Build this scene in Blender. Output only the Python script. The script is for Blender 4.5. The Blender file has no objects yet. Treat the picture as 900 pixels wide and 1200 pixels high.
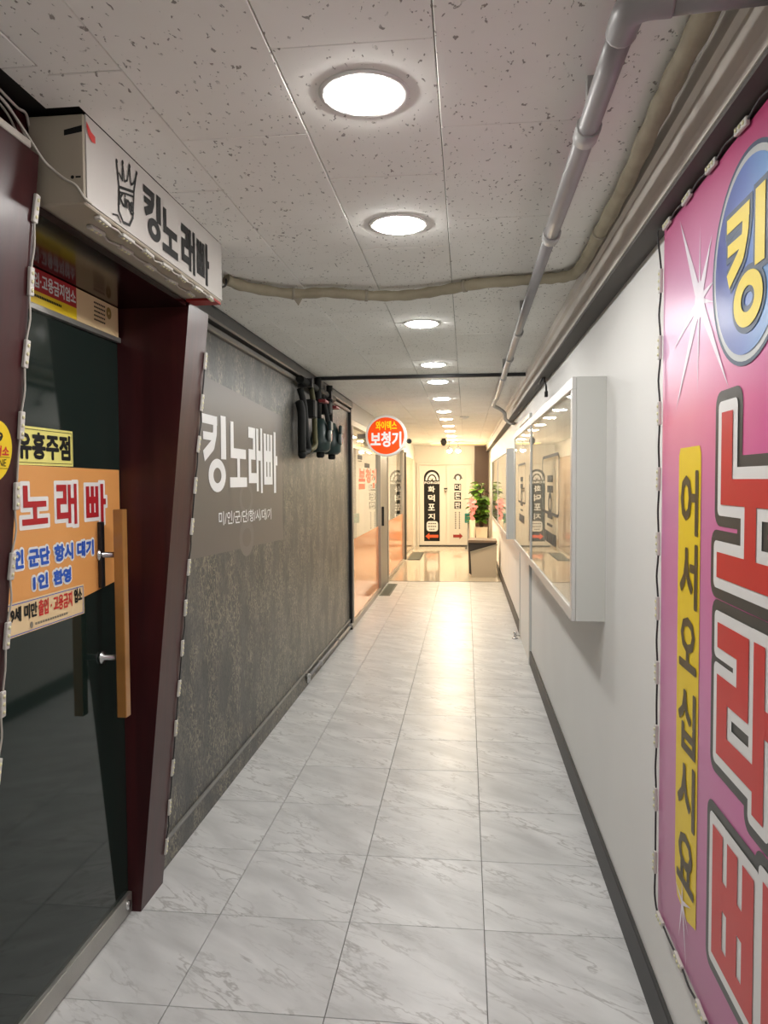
import bpy, bmesh, math, random
from mathutils import Vector, Matrix
random.seed(7)
SC = bpy.context.scene
COL = SC.collection

# ------------------------------------------------------------------ camera
def set_camera():
    f, yaw, pitch, roll, h = 876.0, .1095, -.0415, -.0057, 1.485
    cy, sy, cp, sp = math.cos(yaw), math.sin(yaw), math.cos(pitch), math.sin(pitch)
    F = Vector((-sy*cp, cy*cp, sp)); Rr = Vector((cy, sy, 0)); U = Rr.cross(F)
    cr, sr = math.cos(roll), math.sin(roll)
    R2 = cr*Rr + sr*U; U2 = -sr*Rr + cr*U
    cam = bpy.data.cameras.new('camera'); o = bpy.data.objects.new('camera', cam); COL.objects.link(o)
    cam.sensor_fit = 'VERTICAL'; cam.sensor_height = 36.0; cam.lens = f/1200*36
    cam.clip_start = .02
    M = Matrix((( R2.x, U2.x, -F.x, 0), (R2.y, U2.y, -F.y, 0), (R2.z, U2.z, -F.z, h), (0, 0, 0, 1)))
    o.matrix_world = M
    SC.camera = o
set_camera()
# ------------------------------------------------------------------ world, exposure
W = bpy.data.worlds.new('world'); SC.world = W; W.use_nodes = True
W.node_tree.nodes['Background'].inputs[0].default_value = (.9, .95, 1, 1)
W.node_tree.nodes['Background'].inputs[1].default_value = .02
vs = SC.view_settings
vs.view_transform = 'Standard'; vs.look = 'None'; vs.gamma = 1.0; vs.use_curve_mapping = False
vs.exposure = 1.32
LAMP = 62.0       # emission of the recessed ceiling discs
WARM = 90.0       # emission of the warm discs at the far end

# ------------------------------------------------------------------ materials
MATS = {}
def srgb(r, g, b):
    return tuple(((c/255)/12.92 if c/255 <= .04045 else ((c/255+.055)/1.055)**2.4) for c in (r, g, b))
def newmat(name):
    m = bpy.data.materials.new(name); m.use_nodes = True
    return m, m.node_tree, m.node_tree.nodes['Principled BSDF']
def mat(name, col, rough=.5, metal=0, coat=0, emit=0, spec=.5, bump=0, bscale=40, var=0, vscale=6, alpha=1, ior=None, trans=0):
    if name in MATS: return MATS[name]
    m, nt, b = newmat(name)
    b.inputs['Base Color'].default_value = (*col, 1)
    b.inputs['Roughness'].default_value = rough
    b.inputs['Metallic'].default_value = metal
    b.inputs['Coat Weight'].default_value = coat
    b.inputs['Coat Roughness'].default_value = .08
    b.inputs['Specular IOR Level'].default_value = spec
    if ior: b.inputs['IOR'].default_value = ior
    if trans: b.inputs['Transmission Weight'].default_value = trans
    if emit:
        b.inputs['Emission Color'].default_value = (*col, 1); b.inputs['Emission Strength'].default_value = emit
    if alpha < 1: b.inputs['Alpha'].default_value = alpha
    if var or bump:
        tc = nt.nodes.new('ShaderNodeTexCoord')
        n = nt.nodes.new('ShaderNodeTexNoise'); n.inputs['Scale'].default_value = vscale; n.inputs['Detail'].default_value = 5
        nt.links.new(tc.outputs['Object'], n.inputs['Vector'])
        if var:
            r = nt.nodes.new('ShaderNodeMapRange'); r.inputs[1].default_value = .25; r.inputs[2].default_value = .75
            r.inputs[3].default_value = 1-var; r.inputs[4].default_value = 1+var*.6
            nt.links.new(n.outputs['Fac'], r.inputs[0])
            mx = nt.nodes.new('ShaderNodeMix'); mx.data_type = 'RGBA'; mx.blend_type = 'MULTIPLY'; mx.inputs[0].default_value = 1
            mx.inputs[6].default_value = (*col, 1); nt.links.new(r.outputs[0], mx.inputs[7])
            nt.links.new(mx.outputs[2], b.inputs['Base Color'])
        if bump:
            n2 = nt.nodes.new('ShaderNodeTexNoise'); n2.inputs['Scale'].default_value = bscale; n2.inputs['Detail'].default_value = 3
            nt.links.new(tc.outputs['Object'], n2.inputs['Vector'])
            bp = nt.nodes.new('ShaderNodeBump'); bp.inputs['Strength'].default_value = bump; bp.inputs['Distance'].default_value = .004
            nt.links.new(n2.outputs['Fac'], bp.inputs['Height']); nt.links.new(bp.outputs[0], b.inputs['Normal'])
    MATS[name] = m
    return m

def ramp(nt, fac, stops):
    r = nt.nodes.new('ShaderNodeValToRGB')
    while len(r.color_ramp.elements) < len(stops): r.color_ramp.elements.new(.5)
    for e, (p, c) in zip(r.color_ramp.elements, stops):
        e.position = p; e.color = (*c, 1)
    nt.links.new(fac, r.inputs[0]); return r
def mixcol(nt, fac, a, b, mode='MIX'):
    mx = nt.nodes.new('ShaderNodeMix'); mx.data_type = 'RGBA'; mx.blend_type = mode
    for s, v in ((0, fac), (6, a), (7, b)):
        if isinstance(v, (int, float)): mx.inputs[s].default_value = v
        elif isinstance(v, tuple): mx.inputs[s].default_value = (*v, 1)
        else: nt.links.new(v, mx.inputs[s])
    return mx.outputs[2]
def coords(nt, scale=(1, 1, 1), rot=(0, 0, 0), rnd=True, kind='Object'):
    tc = nt.nodes.new('ShaderNodeTexCoord'); v = tc.outputs[kind]
    if rnd:
        oi = nt.nodes.new('ShaderNodeObjectInfo')
        mu = nt.nodes.new('ShaderNodeMath'); mu.operation = 'MULTIPLY'; mu.inputs[1].default_value = 37.0
        nt.links.new(oi.outputs['Random'], mu.inputs[0])
        ad = nt.nodes.new('ShaderNodeVectorMath'); ad.operation = 'ADD'
        nt.links.new(v, ad.inputs[0]); nt.links.new(mu.outputs[0], ad.inputs[1]); v = ad.outputs[0]
    mp = nt.nodes.new('ShaderNodeMapping'); mp.inputs['Scale'].default_value = scale; mp.inputs['Rotation'].default_value = rot
    nt.links.new(v, mp.inputs['Vector']); return mp.outputs[0]
def noise(nt, vec, scale, detail=4, dist=0, rough=.5):
    n = nt.nodes.new('ShaderNodeTexNoise'); n.inputs['Scale'].default_value = scale; n.inputs['Detail'].default_value = detail
    n.inputs['Distortion'].default_value = dist; n.inputs['Roughness'].default_value = rough
    nt.links.new(vec, n.inputs['Vector']); return n.outputs['Fac']
def ridge(nt, fac, width):
    s = nt.nodes.new('ShaderNodeMath'); s.operation = 'SUBTRACT'; s.inputs[1].default_value = .5; nt.links.new(fac, s.inputs[0])
    a = nt.nodes.new('ShaderNodeMath'); a.operation = 'ABSOLUTE'; nt.links.new(s.outputs[0], a.inputs[0])
    r = nt.nodes.new('ShaderNodeMapRange'); r.inputs[1].default_value = 0; r.inputs[2].default_value = width
    r.inputs[3].default_value = 1; r.inputs[4].default_value = 0; nt.links.new(a.outputs[0], r.inputs[0]); return r.outputs[0]
def mul(nt, a, b):
    m = nt.nodes.new('ShaderNodeMath'); m.operation = 'MULTIPLY'
    for i, v in enumerate((a, b)):
        if isinstance(v, (int, float)): m.inputs[i].default_value = v
        else: nt.links.new(v, m.inputs[i])
    return m.outputs[0]

def rotscale(nt, ang, scale):
    mp = nt.nodes.new('ShaderNodeMapping'); mp.inputs['Scale'].default_value = scale
    nt.links.new(coords(nt, (1, 1, 1), (0, 0, ang)), mp.inputs['Vector']); return mp.outputs[0]
def marble():
    m, nt, b = newmat('marble_tile')
    v = rotscale(nt, .60, (1.0, 3.4, 1))
    cloud = ramp(nt, noise(nt, v, 2.6, 5, .3), [(.30, (.50, .505, .505)), (.66, (.70, .705, .705))]).outputs[0]
    ve = ridge(nt, noise(nt, v, 3.4, 5, .25, .55), .024)
    msk = ramp(nt, noise(nt, v, 2.6, 2), [(.44, (0, 0, 0)), (.60, (1, 1, 1))]).outputs[0]
    c1 = mixcol(nt, mul(nt, mul(nt, ve, msk), .55), cloud, (.22, .21, .20))
    v2 = rotscale(nt, .45, (1.6, 6.5, 1))
    ve2 = ridge(nt, noise(nt, v2, 4.6, 4, .2, .55), .04)
    msk2 = ramp(nt, noise(nt, v2, 1.3, 2), [(.45, (0, 0, 0)), (.62, (1, 1, 1))]).outputs[0]
    c2 = mixcol(nt, mul(nt, mul(nt, ve2, msk2), .34), c1, (.27, .26, .25))
    nt.links.new(c2, b.inputs['Base Color'])
    b.inputs['Specular IOR Level'].default_value = .34
    rn = noise(nt, coords(nt, (1, 1, 1)), 5, 3)
    rr = nt.nodes.new('ShaderNodeMapRange'); rr.inputs[3].default_value = .27; rr.inputs[4].default_value = .43
    nt.links.new(rn, rr.inputs[0]); nt.links.new(rr.outputs[0], b.inputs['Roughness'])
    return m
M_MARBLE = marble()

def mineral():
    m, nt, b = newmat('mineral_fibre_tile')
    base = ramp(nt, noise(nt, coords(nt), 3, 4), [(.3, (.82, .805, .755)), (.7, (.88, .87, .825))]).outputs[0]
    v = coords(nt, (1, .55, 1), (0, 0, .6))
    fl = ramp(nt, noise(nt, v, 100, 2, .3), [(.65, (0, 0, 0)), (.685, (1, 1, 1))]).outputs[0]
    msk = ramp(nt, noise(nt, v, 24, 1), [(.36, (0, 0, 0)), (.48, (1, 1, 1))]).outputs[0]
    f = mul(nt, mul(nt, fl, msk), .75)
    nt.links.new(mixcol(nt, f, base, (.14, .12, .10)), b.inputs['Base Color'])
    b.inputs['Roughness'].default_value = .9
    bp = nt.nodes.new('ShaderNodeBump'); bp.inputs['Strength'].default_value = .6; bp.inputs['Distance'].default_value = -.004
    nt.links.new(f, bp.inputs['Height']); nt.links.new(bp.outputs[0], b.inputs['Normal'])
    return m
M_CEIL = mineral()

def fibre_wall():
    m, nt, b = newmat('grey_fibre_wallcovering')
    v = coords(nt, (1, 1, .55), rnd=False)
    base = ramp(nt, noise(nt, v, 5, 5, .4), [(.3, (.060, .061, .060)), (.7, (.125, .122, .114))]).outputs[0]
    a = ridge(nt, noise(nt, v, 27, 3, 1.8), .06)
    ms = ramp(nt, noise(nt, v, 7, 2), [(.38, (0, 0, 0)), (.58, (1, 1, 1))]).outputs[0]
    c = mixcol(nt, mul(nt, mul(nt, a, ms), .8), base, (.40, .36, .26))
    v3 = coords(nt, (1.4, 1.4, .6), rnd=False)
    a2 = ridge(nt, noise(nt, v3, 30, 3, 1.5), .06)
    c = mixcol(nt, mul(nt, a2, .65), c, (.022, .023, .024))
    nt.links.new(c, b.inputs['Base Color'])
    b.inputs['Roughness'].default_value = .40
    b.inputs['Specular IOR Level'].default_value = .32
    return m
M_FIBRE = fibre_wall()

def maroon():
    m, nt, b = newmat('maroon_lacquered_wood')
    v = coords(nt, (6, 6, .5), rnd=False)
    c = ramp(nt, noise(nt, v, 3, 5, .8), [(.3, (.030, .0045, .006)), (.7, (.055, .0085, .010))]).outputs[0]
    nt.links.new(c, b.inputs['Base Color']); b.inputs['Roughness'].default_value = .36; b.inputs['Specular IOR Level'].default_value = .35
    b.inputs['Coat Weight'].default_value = .12; b.inputs['Coat Roughness'].default_value = .2
    bp = nt.nodes.new('ShaderNodeBump'); bp.inputs['Strength'].default_value = .12; bp.inputs['Distance'].default_value = .003
    nt.links.new(noise(nt, v, 4, 4), bp.inputs['Height']); nt.links.new(bp.outputs[0], b.inputs['Normal'])
    return m
M_MAROON = maroon()

def pink_print():
    # printed vinyl: mauve pink with a magenta side, a pale band and a rose glow (flat print)
    m, nt, b = newmat('pink_printed_vinyl')
    tc = nt.nodes.new('ShaderNodeTexCoord'); sp = nt.nodes.new('ShaderNodeSeparateXYZ')
    nt.links.new(tc.outputs['Object'], sp.inputs[0])
    side = nt.nodes.new('ShaderNodeMapRange'); side.inputs[1].default_value = .25; side.inputs[2].default_value = -.25
    nt.links.new(sp.outputs['Y'], side.inputs[0])
    hgt = nt.nodes.new('ShaderNodeMapRange'); hgt.inputs[1].default_value = 0; hgt.inputs[2].default_value = 1.76
    nt.links.new(sp.outputs['Z'], hgt.inputs[0])
    lft = ramp(nt, hgt.outputs[0], [(0, srgb(184, 110, 150)), (.35, srgb(206, 130, 176)), (.60, srgb(206, 125, 172)), (.72, srgb(236, 140, 165)), (.83, srgb(224, 178, 214)), (1, srgb(200, 92, 140))])
    rgt = ramp(nt, hgt.outputs[0], [(0, srgb(180, 90, 140)), (.4, srgb(212, 104, 168)), (.72, srgb(216, 78, 150)), (.85, srgb(204, 110, 170)), (1, srgb(176, 30, 90))])
    nt.links.new(mixcol(nt, side.outputs[0], lft.outputs[0], rgt.outputs[0]), b.inputs['Base Color'])
    b.inputs['Roughness'].default_value = .32
    return m
M_PINK = pink_print()

def blue_print():
    m, nt, b = newmat('blue_printed_disc')
    tc = nt.nodes.new('ShaderNodeTexCoord'); sp = nt.nodes.new('ShaderNodeSeparateXYZ'); nt.links.new(tc.outputs['Object'], sp.inputs[0])
    r = nt.nodes.new('ShaderNodeMapRange'); r.inputs[1].default_value = .15; r.inputs[2].default_value = -.12; nt.links.new(sp.outputs['Y'], r.inputs[0])
    c = ramp(nt, r.outputs[0], [(0, srgb(62, 74, 150)), (.5, srgb(92, 120, 190)), (1, srgb(120, 170, 220))])
    nt.links.new(c.outputs[0], b.inputs['Base Color']); b.inputs['Roughness'].default_value = .32
    return m
M_BLUE = blue_print()

def wood_board():
    m, nt, b = newmat('pale_display_board')
    v = coords(nt, (1, 1.2, .12))
    c = ramp(nt, noise(nt, v, 6, 4, .5), [(.3, (.64, .57, .48)), (.7, (.80, .74, .65))]).outputs[0]
    nt.links.new(c, b.inputs['Base Color']); b.inputs['Roughness'].default_value = .5
    return m
M_BOARD = wood_board()

def glass():
    m = bpy.data.materials.new('clear_window_glass'); m.use_nodes = True; nt = m.node_tree
    for n in list(nt.nodes): nt.nodes.remove(n)
    o = nt.nodes.new('ShaderNodeOutputMaterial'); mx = nt.nodes.new('ShaderNodeMixShader')
    fr = nt.nodes.new('ShaderNodeFresnel'); fr.inputs[0].default_value = 1.5
    ge = nt.nodes.new('ShaderNodeNewGeometry'); iv = nt.nodes.new('ShaderNodeMath'); iv.operation = 'SUBTRACT'; iv.inputs[0].default_value = 1
    nt.links.new(ge.outputs['Backfacing'], iv.inputs[1])
    t = nt.nodes.new('ShaderNodeBsdfTransparent'); t.inputs[0].default_value = (.95, .97, .96, 1)
    g = nt.nodes.new('ShaderNodeBsdfGlossy'); g.inputs['Roughness'].default_value = .01
    nt.links.new(mul(nt, fr.outputs[0], iv.outputs[0]), mx.inputs[0]); nt.links.new(t.outputs[0], mx.inputs[1]); nt.links.new(g.outputs[0], mx.inputs[2])
    nt.links.new(mx.outputs[0], o.inputs[0]); return m
M_GLASS = glass()

WHITE = mat('white_wall_paint', (.80, .795, .77), .55, bump=.05, bscale=90, var=.03, vscale=2)
CREAM = mat('cream_metal', (.44, .39, .31), .45, var=.08, vscale=3)
CORN = mat('cornice_paint', (.66, .61, .55), .6, var=.05)
SKIRT = mat('black_skirting', (.028, .028, .028), .5, var=.2, vscale=9)
DARK = mat('black_plastic', (.012, .012, .013), .4)
GROUT = mat('dark_grout', (.16, .155, .145), .9)
VOID = mat('dark_void', (.02, .018, .016), .9)
PVC = mat('grey_pvc', (.27, .26, .26), .42, var=.06)
PVCL = mat('light_grey_pvc', (.36, .355, .345), .45)
INSUL = mat('tape_wrapped_insulation', (.33, .29, .205), .7, bump=.8, bscale=28, var=.18, vscale=14)
ALU = mat('brushed_aluminium', (.45, .44, .41), .38, metal=.85, bump=.15, bscale=120, var=.15)
STEEL = mat('steel', (.55, .55, .55), .25, metal=1)
DOORGLASS = mat('dark_tinted_glass', (.010, .019, .016), .06, spec=.5, ior=1.5)
HWOOD = mat('varnished_wood', (.36, .165, .04), .35, coat=.4, var=.3, vscale=8)
ORANGE = mat('orange_print', srgb(226, 160, 92), .4)
RED = mat('red_print', srgb(178, 32, 40), .4)
CRIM = mat('crimson_print', srgb(205, 48, 44), .35)
PWHITE = mat('white_print', (.80, .80, .79), .4)
INK = mat('black_print', (.010, .010, .010), .55, spec=.25)
OUTL = mat('charcoal_print', (.055, .055, .05), .35)
YEL = mat('yellow_print', srgb(238, 206, 30), .4)
LYEL = mat('pale_yellow_print', srgb(236, 228, 130), .4)
KYEL = mat('king_yellow_print', srgb(240, 215, 70), .4)
BLUE = mat('blue_print_flat', srgb(40, 90, 190), .4)
NAVY = mat('navy_outline_print', srgb(60, 80, 105), .4)
BROWN = mat('brown_print', srgb(84, 70, 40), .4)
TAN = mat('tan_print', srgb(232, 205, 160), .4)
SILV = mat('silver_print', (.52, .55, .55), .35)
LETW = mat('white_vinyl', (.92, .93, .96), .35)
FILM = mat('grey_brown_film', (.135, .118, .106), .40, spec=.5)
SIGNW = mat('acrylic_white', (.52, .495, .465), .3)
LEDW = mat('led_module_plastic', (.58, .56, .52), .45)
LEDD = mat('led_chip', (.75, .72, .45), .3)
CABLE = mat('dark_cable', (.02, .02, .022), .5)
CABLEW = mat('pale_cable', (.50, .47, .42), .5)
FRAMEG = mat('grey_shop_frame', (.34, .31, .27), .4, metal=.3)
CASE = mat('case_white_metal', (.60, .605, .575), .4)
PEACH = mat('peach_film', srgb(244, 168, 120), .12, spec=.6)
GRANITE = mat('polished_granite', (.60, .53, .42), .06, var=.06, vscale=30, spec=.6)
ENDW = mat('end_white_paint', (.74, .70, .62), .35)
BROWNP = mat('brown_panel', (.075, .040, .024), .35)

# ------------------------------------------------------------------ mesh builder
class B:
    def __init__(s): s.bm = bmesh.new(); s.mi = 0
    def _fin(s, faces, smooth=False):
        for f in faces: f.material_index = s.mi; f.smooth = smooth
    def box(s, x0, x1, y0, y1, z0, z1, bev=0):
        r = bmesh.ops.create_cube(s.bm, size=1)
        for v in r['verts']:
            v.co = Vector((x0+(v.co.x+.5)*(x1-x0), y0+(v.co.y+.5)*(y1-y0), z0+(v.co.z+.5)*(z1-z0)))
        fs = set(f for v in r['verts'] for f in v.link_faces)
        s._fin(fs)
        if bev:
            es = set(e for v in r['verts'] for e in v.link_edges)
            q = bmesh.ops.bevel(s.bm, geom=list(es), offset=bev, segments=1, affect='EDGES')
            for f in q['faces']: f.material_index = s.mi
        return s
    def loft(s, rings, cap=True, smooth=False, closed=True):
        vs = [[s.bm.verts.new(p) for p in r] for r in rings]; fs = []
        n = len(rings[0])
        for a, b in zip(vs, vs[1:]):
            for i in range(n if closed else n-1):
                fs.append(s.bm.faces.new((a[i], a[(i+1) % n], b[(i+1) % n], b[i])))
        s._fin(fs, smooth)
        if cap:
            c = []
            for r in (vs[0][::-1], vs[-1]):
                try: c.append(s.bm.faces.new(r))
                except ValueError: pass
            s._fin(c)
        return s
    def prism(s, pts, axis, a, b):
        def P(p, t):
            return {'x': (t, p[0], p[1]), 'y': (p[0], t, p[1]), 'z': (p[0], p[1], t)}[axis]
        return s.loft([[P(p, a) for p in pts], [P(p, b) for p in pts]])
    def tube(s, path, r, n=10, smooth=True, sx=1):
        path = [Vector(p) for p in path]; rings = []
        rr = r if isinstance(r, (list, tuple)) else [r]*len(path)
        up = None
        for i, p in enumerate(path):
            t = (path[min(i+1, len(path)-1)]-path[max(i-1, 0)]).normalized()
            if up is None:
                up = Vector((0, 0, 1)) if abs(t.z) < .9 else Vector((0, 1, 0))
            a = t.cross(up)
            if a.length < 1e-4: a = t.cross(Vector((1, 0, 0)))
            a.normalize(); bb = a.cross(t).normalized(); up = bb
            rings.append([p+rr[i]*(math.cos(2*math.pi*k/n)*a*sx+math.sin(2*math.pi*k/n)*bb) for k in range(n)])
        return s.loft(rings, True, smooth)
    def lathe(s, c, prof, n=24, axis='z', smooth=True):
        c = Vector(c); rings = []
        for r, h in prof:
            ring = []
            for k in range(n):
                a = 2*math.pi*k/n; u, v = max(r, 1e-5)*math.cos(a), max(r, 1e-5)*math.sin(a)
                ring.append(c+Vector({'z': (u, v, h), 'y': (u, -h, v) if False else (v, h, u), 'x': (h, u, v)}[axis]))
            rings.append(ring)
        return s.loft(rings, True, smooth)
    def poly(s, pts):
        f = s.bm.faces.new([s.bm.verts.new(p) for p in pts]); s._fin([f]); return s

def smooth_path(pts, n=6):
    P = [Vector(p) for p in pts]; out = []
    for i in range(len(P)-1):
        p0, p1, p2, p3 = P[max(i-1, 0)], P[i], P[i+1], P[min(i+2, len(P)-1)]
        for k in range(n):
            t = k/n
            out.append(.5*((2*p1)+(-p0+p2)*t+(2*p0-5*p1+4*p2-p3)*t*t+(-p0+3*p1-3*p2+p3)*t**3))
    out.append(P[-1]); return out

WL = {}   # world location of every parent
def setprops(o, label=None, cat=None, group=None, kind=None):
    if label: o['label'] = label
    if cat: o['category'] = cat
    if group: o['group'] = group
    if kind: o['kind'] = kind
    return o
def wloc(o): return WL.get(o.name, Vector((0, 0, 0)))
def obj(name, b, m, parent=None, label=None, cat=None, group=None, kind=None, recalc=True, origin=None):
    bm = b.bm
    if recalc: bmesh.ops.recalc_face_normals(bm, faces=bm.faces)
    lo = Vector([min(v.co[i] for v in bm.verts) for i in range(3)]); hi = Vector([max(v.co[i] for v in bm.verts) for i in range(3)])
    org = Vector(origin) if origin else Vector(((lo.x+hi.x)/2, (lo.y+hi.y)/2, lo.z))
    for v in bm.verts: v.co -= org
    me = bpy.data.meshes.new(name); bm.to_mesh(me); bm.free()
    for mm in (m if isinstance(m, (list, tuple)) else [m]): me.materials.append(mm)
    o = bpy.data.objects.new(name, me); COL.objects.link(o)
    WL[o.name] = org
    if parent: o.parent = parent; o.location = org-wloc(parent)
    else: o.location = org
    return setprops(o, label, cat, group, kind)
def thing(name, loc, label=None, cat=None, group=None, kind=None):
    o = bpy.data.objects.new(name, None); o.empty_display_size = .1; COL.objects.link(o)
    o.location = loc; WL[o.name] = Vector(loc)
    return setprops(o, label, cat, group, kind)
def link_copy(o, parent, loc):
    c = o.copy(); COL.objects.link(c); WL[c.name] = Vector(loc); c.parent = parent
    c.location = Vector(loc)-(wloc(parent) if parent else Vector()); return c
def bx(name, x0, x1, y0, y1, z0, z1, m, parent=None, bev=0, **k):
    return obj(name, B().box(x0, x1, y0, y1, z0, z1, bev), m, parent, **k)

# ------------------------------------------------------------------ flat lettering on a wall plane
class Frame:            # origin, right, up, outward
    def __init__(s, o, u, v): s.o = Vector(o); s.u = Vector(u).normalized(); s.v = Vector(v).normalized(); s.n = s.u.cross(s.v).normalized()
    def p(s, a, b, d=0): return s.o+a*s.u+b*s.v+d*s.n
class Flat:
    """thin pieces of print lying on a frame; every piece sits a hair above the one before"""
    def __init__(s, fr, d=.001): s.f = fr; s.d = d; s.b = B(); s.k = 0
    def z(s): s.k += 1; return s.d+(s.k % 40)*2e-5
    def poly(s, pts, d=None):
        z = s.z(); s.b.poly([s.f.p(a, b, z) for a, b in pts]); return s
    def rect(s, x0, y0, x1, y1, r=0, n=4):
        if x1 < x0: x0, x1 = x1, x0
        if y1 < y0: y0, y1 = y1, y0
        r = min(r, (x1-x0)/2*.98, (y1-y0)/2*.98)
        if r <= 0: return s.poly([(x0, y0), (x1, y0), (x1, y1), (x0, y1)])
        pts = []
        for cx, cy, a0 in ((x1-r, y0+r, -90), (x1-r, y1-r, 0), (x0+r, y1-r, 90), (x0+r, y0+r, 180)):
            for k in range(n+1):
                a = math.radians(a0+90*k/n); pts.append((cx+r*math.cos(a), cy+r*math.sin(a)))
        return s.poly(pts)
    def ell(s, cx, cy, rx, ry, n=32):
        return s.poly([(cx+rx*math.cos(2*math.pi*k/n), cy+ry*math.sin(2*math.pi*k/n)) for k in range(n)])
    def ring(s, cx, cy, rx, ry, ix, iy, n=32, a0=0, a1=360):
        z = s.z(); full = abs(a1-a0) >= 360; m = n if full else n+1
        def pt(k, x, y): a = math.radians(a0+(a1-a0)*k/n); return s.f.p(cx+x*math.cos(a), cy+y*math.sin(a), z)
        for k in range(n):
            s.b.poly([pt(k, ix, iy), pt(k, rx, ry), pt(k+1, rx, ry), pt(k+1, ix, iy)])
        return s
    def line(s, pts, w, caps=True):
        for (a, b), (c, d) in zip(pts, pts[1:]):
            L = math.hypot(c-a, d-b) or 1e-9; nx, ny = -(d-b)/L*w/2, (c-a)/L*w/2
            s.poly([(a-nx, b-ny), (c-nx, d-ny), (c+nx, d+ny), (a+nx, b+ny)])
        if caps:
            for a, b in pts[1:-1]: s.ell(a, b, w/2, w/2, 10)
        return s
    def done(s, name, m, parent, **k): return obj(name, s.b, m, parent, recalc=False, **k)

# heavy gothic syllables on a unit square: r = bar, p = bent stroke, o = ring
GLY = {
 '킹': [('r', .01, .855, .62, .97), ('p', [(.53, .93), (.52, .76), (.42, .60), (.06, .45)], .15), ('r', .04, .655, .5, .755), ('r', .77, .43, 1, 1), ('o', .60, .215, .37, .215, .17, .10)],
 '노': [('r', .055, .446, .23, 1), ('r', .055, .446, .95, .6), ('r', .42, .1, .575, .5), ('r', 0, 0, 1, .155)],
 '래': [('r', .01, .822, .49, .978), ('r', .32, .506, .49, .978), ('r', .01, .506, .49, .656), ('r', .01, .156, .18, .656), ('r', .01, .156, .56, .306), ('r', .555, .03, .70, .98), ('r', .69, .5, .87, .65), ('r', .86, 0, 1, 1)],
 '빠': [('r', 0, .14, .166, .94), ('r', .235, .14, .39, .94), ('r', .458, .14, .613, .94), ('r', 0, .5, .61, .675), ('r', 0, .14, .61, .265), ('r', .72, 0, .875, 1), ('r', .86, .455, 1, .61)],
}
def glyph(fr, ch, x0, y0, x1, y1, d, grow, m, parent, name='letter', rad=0, label=None):
    F = Flat(fr, d); sx, sy = x1-x0, y1-y0; g = grow
    for e in GLY[ch]:
        if e[0] == 'r': F.rect(x0+e[1]*sx-g, y0+e[2]*sy-g, x0+e[3]*sx+g, y0+e[4]*sy+g, rad)
        elif e[0] == 'p': F.line([(x0+a*sx, y0+b*sy) for a, b in e[1]], e[2]*(sx+sy)/2+2*g)
        else: F.ring(x0+e[1]*sx, y0+e[2]*sy, e[3]*sx+g, e[4]*sy+g, max(e[5]*sx-g, .0005), max(e[6]*sy-g, .0005))
    return F.done(name, m, parent, label=label)

_TX = {}
def text_data(s):
    if s in _TX: return _TX[s]
    c = bpy.data.curves.new('txt', 'FONT'); c.body = s; c.size = 1; c.resolution_u = 2
    c.space_line = .95; c.align_x = 'CENTER'
    o = bpy.data.objects.new('txt', c); COL.objects.link(o)
    dg = bpy.context.evaluated_depsgraph_get(); me = bpy.data.meshes.new_from_object(o.evaluated_get(dg))
    V = [(v.co.x, v.co.y) for v in me.vertices]; Fc = [tuple(p.vertices) for p in me.polygons]
    cnt = {}
    for f in Fc:
        for i in range(len(f)):
            k = tuple(sorted((f[i], f[(i+1) % len(f)]))); cnt[k] = cnt.get(k, 0)+1
    E = [k for k, n in cnt.items() if n == 1]
    bpy.data.objects.remove(o); bpy.data.curves.remove(c); bpy.data.meshes.remove(me)
    _TX[s] = (V, Fc, E); return _TX[s]
def text(fr, s, x0, y0, x1, y1, d, m, parent, bold=0, name='lettering', keep=False, shear=0, **k):
    V, Fc, E = text_data(s)
    ax, bx_, ay, by = min(v[0] for v in V), max(v[0] for v in V), min(v[1] for v in V), max(v[1] for v in V)
    sx, sy = (x1-x0)/(bx_-ax), (y1-y0)/(by-ay)
    if keep: sx = sy = min(sx, sy)
    cx, cy = (x0+x1)/2, (y0+y1)/2
    P = [(cx+(v[0]-(ax+bx_)/2)*sx, cy+(v[1]-(ay+by)/2)*sy+shear*((cx+(v[0]-(ax+bx_)/2)*sx)-x0)) for v in V]
    b = B(); vs_ = [b.bm.verts.new(fr.p(p[0], p[1], d)) for p in P]
    for f in Fc:
        try: b.bm.faces.new([vs_[i] for i in f])
        except ValueError: pass
    F = Flat(fr, d+2e-5); F.b = b
    if bold:
        for i, j in E:
            a, c = P[i], P[j]; L = math.hypot(c[0]-a[0], c[1]-a[1])
            if L < 1e-7: continue
            tx, ty = (c[0]-a[0])/L*bold, (c[1]-a[1])/L*bold; nx, ny = -ty, tx
            F.poly([(a[0]-tx*.9-nx*.4, a[1]-ty*.9-ny*.4), (a[0]-nx, a[1]-ny), (c[0]-nx, c[1]-ny), (c[0]+tx*.9-nx*.4, c[1]+ty*.9-ny*.4), (c[0]+tx*.9+nx*.4, c[1]+ty*.9+ny*.4), (c[0]+nx, c[1]+ny), (a[0]+nx, a[1]+ny), (a[0]-tx*.9+nx*.4, a[1]-ty*.9+ny*.4)])
    k.setdefault('kind', 'stuff')
    return obj(name, b, m, parent, recalc=False, **k)

# ================================================================== SETTING
XL, XR, ZC, Y0, Y1 = -1.16, .52, 2.28, -2.6, 17.0
GY = 10.98                     # where the marble tiles meet the polished granite

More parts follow.
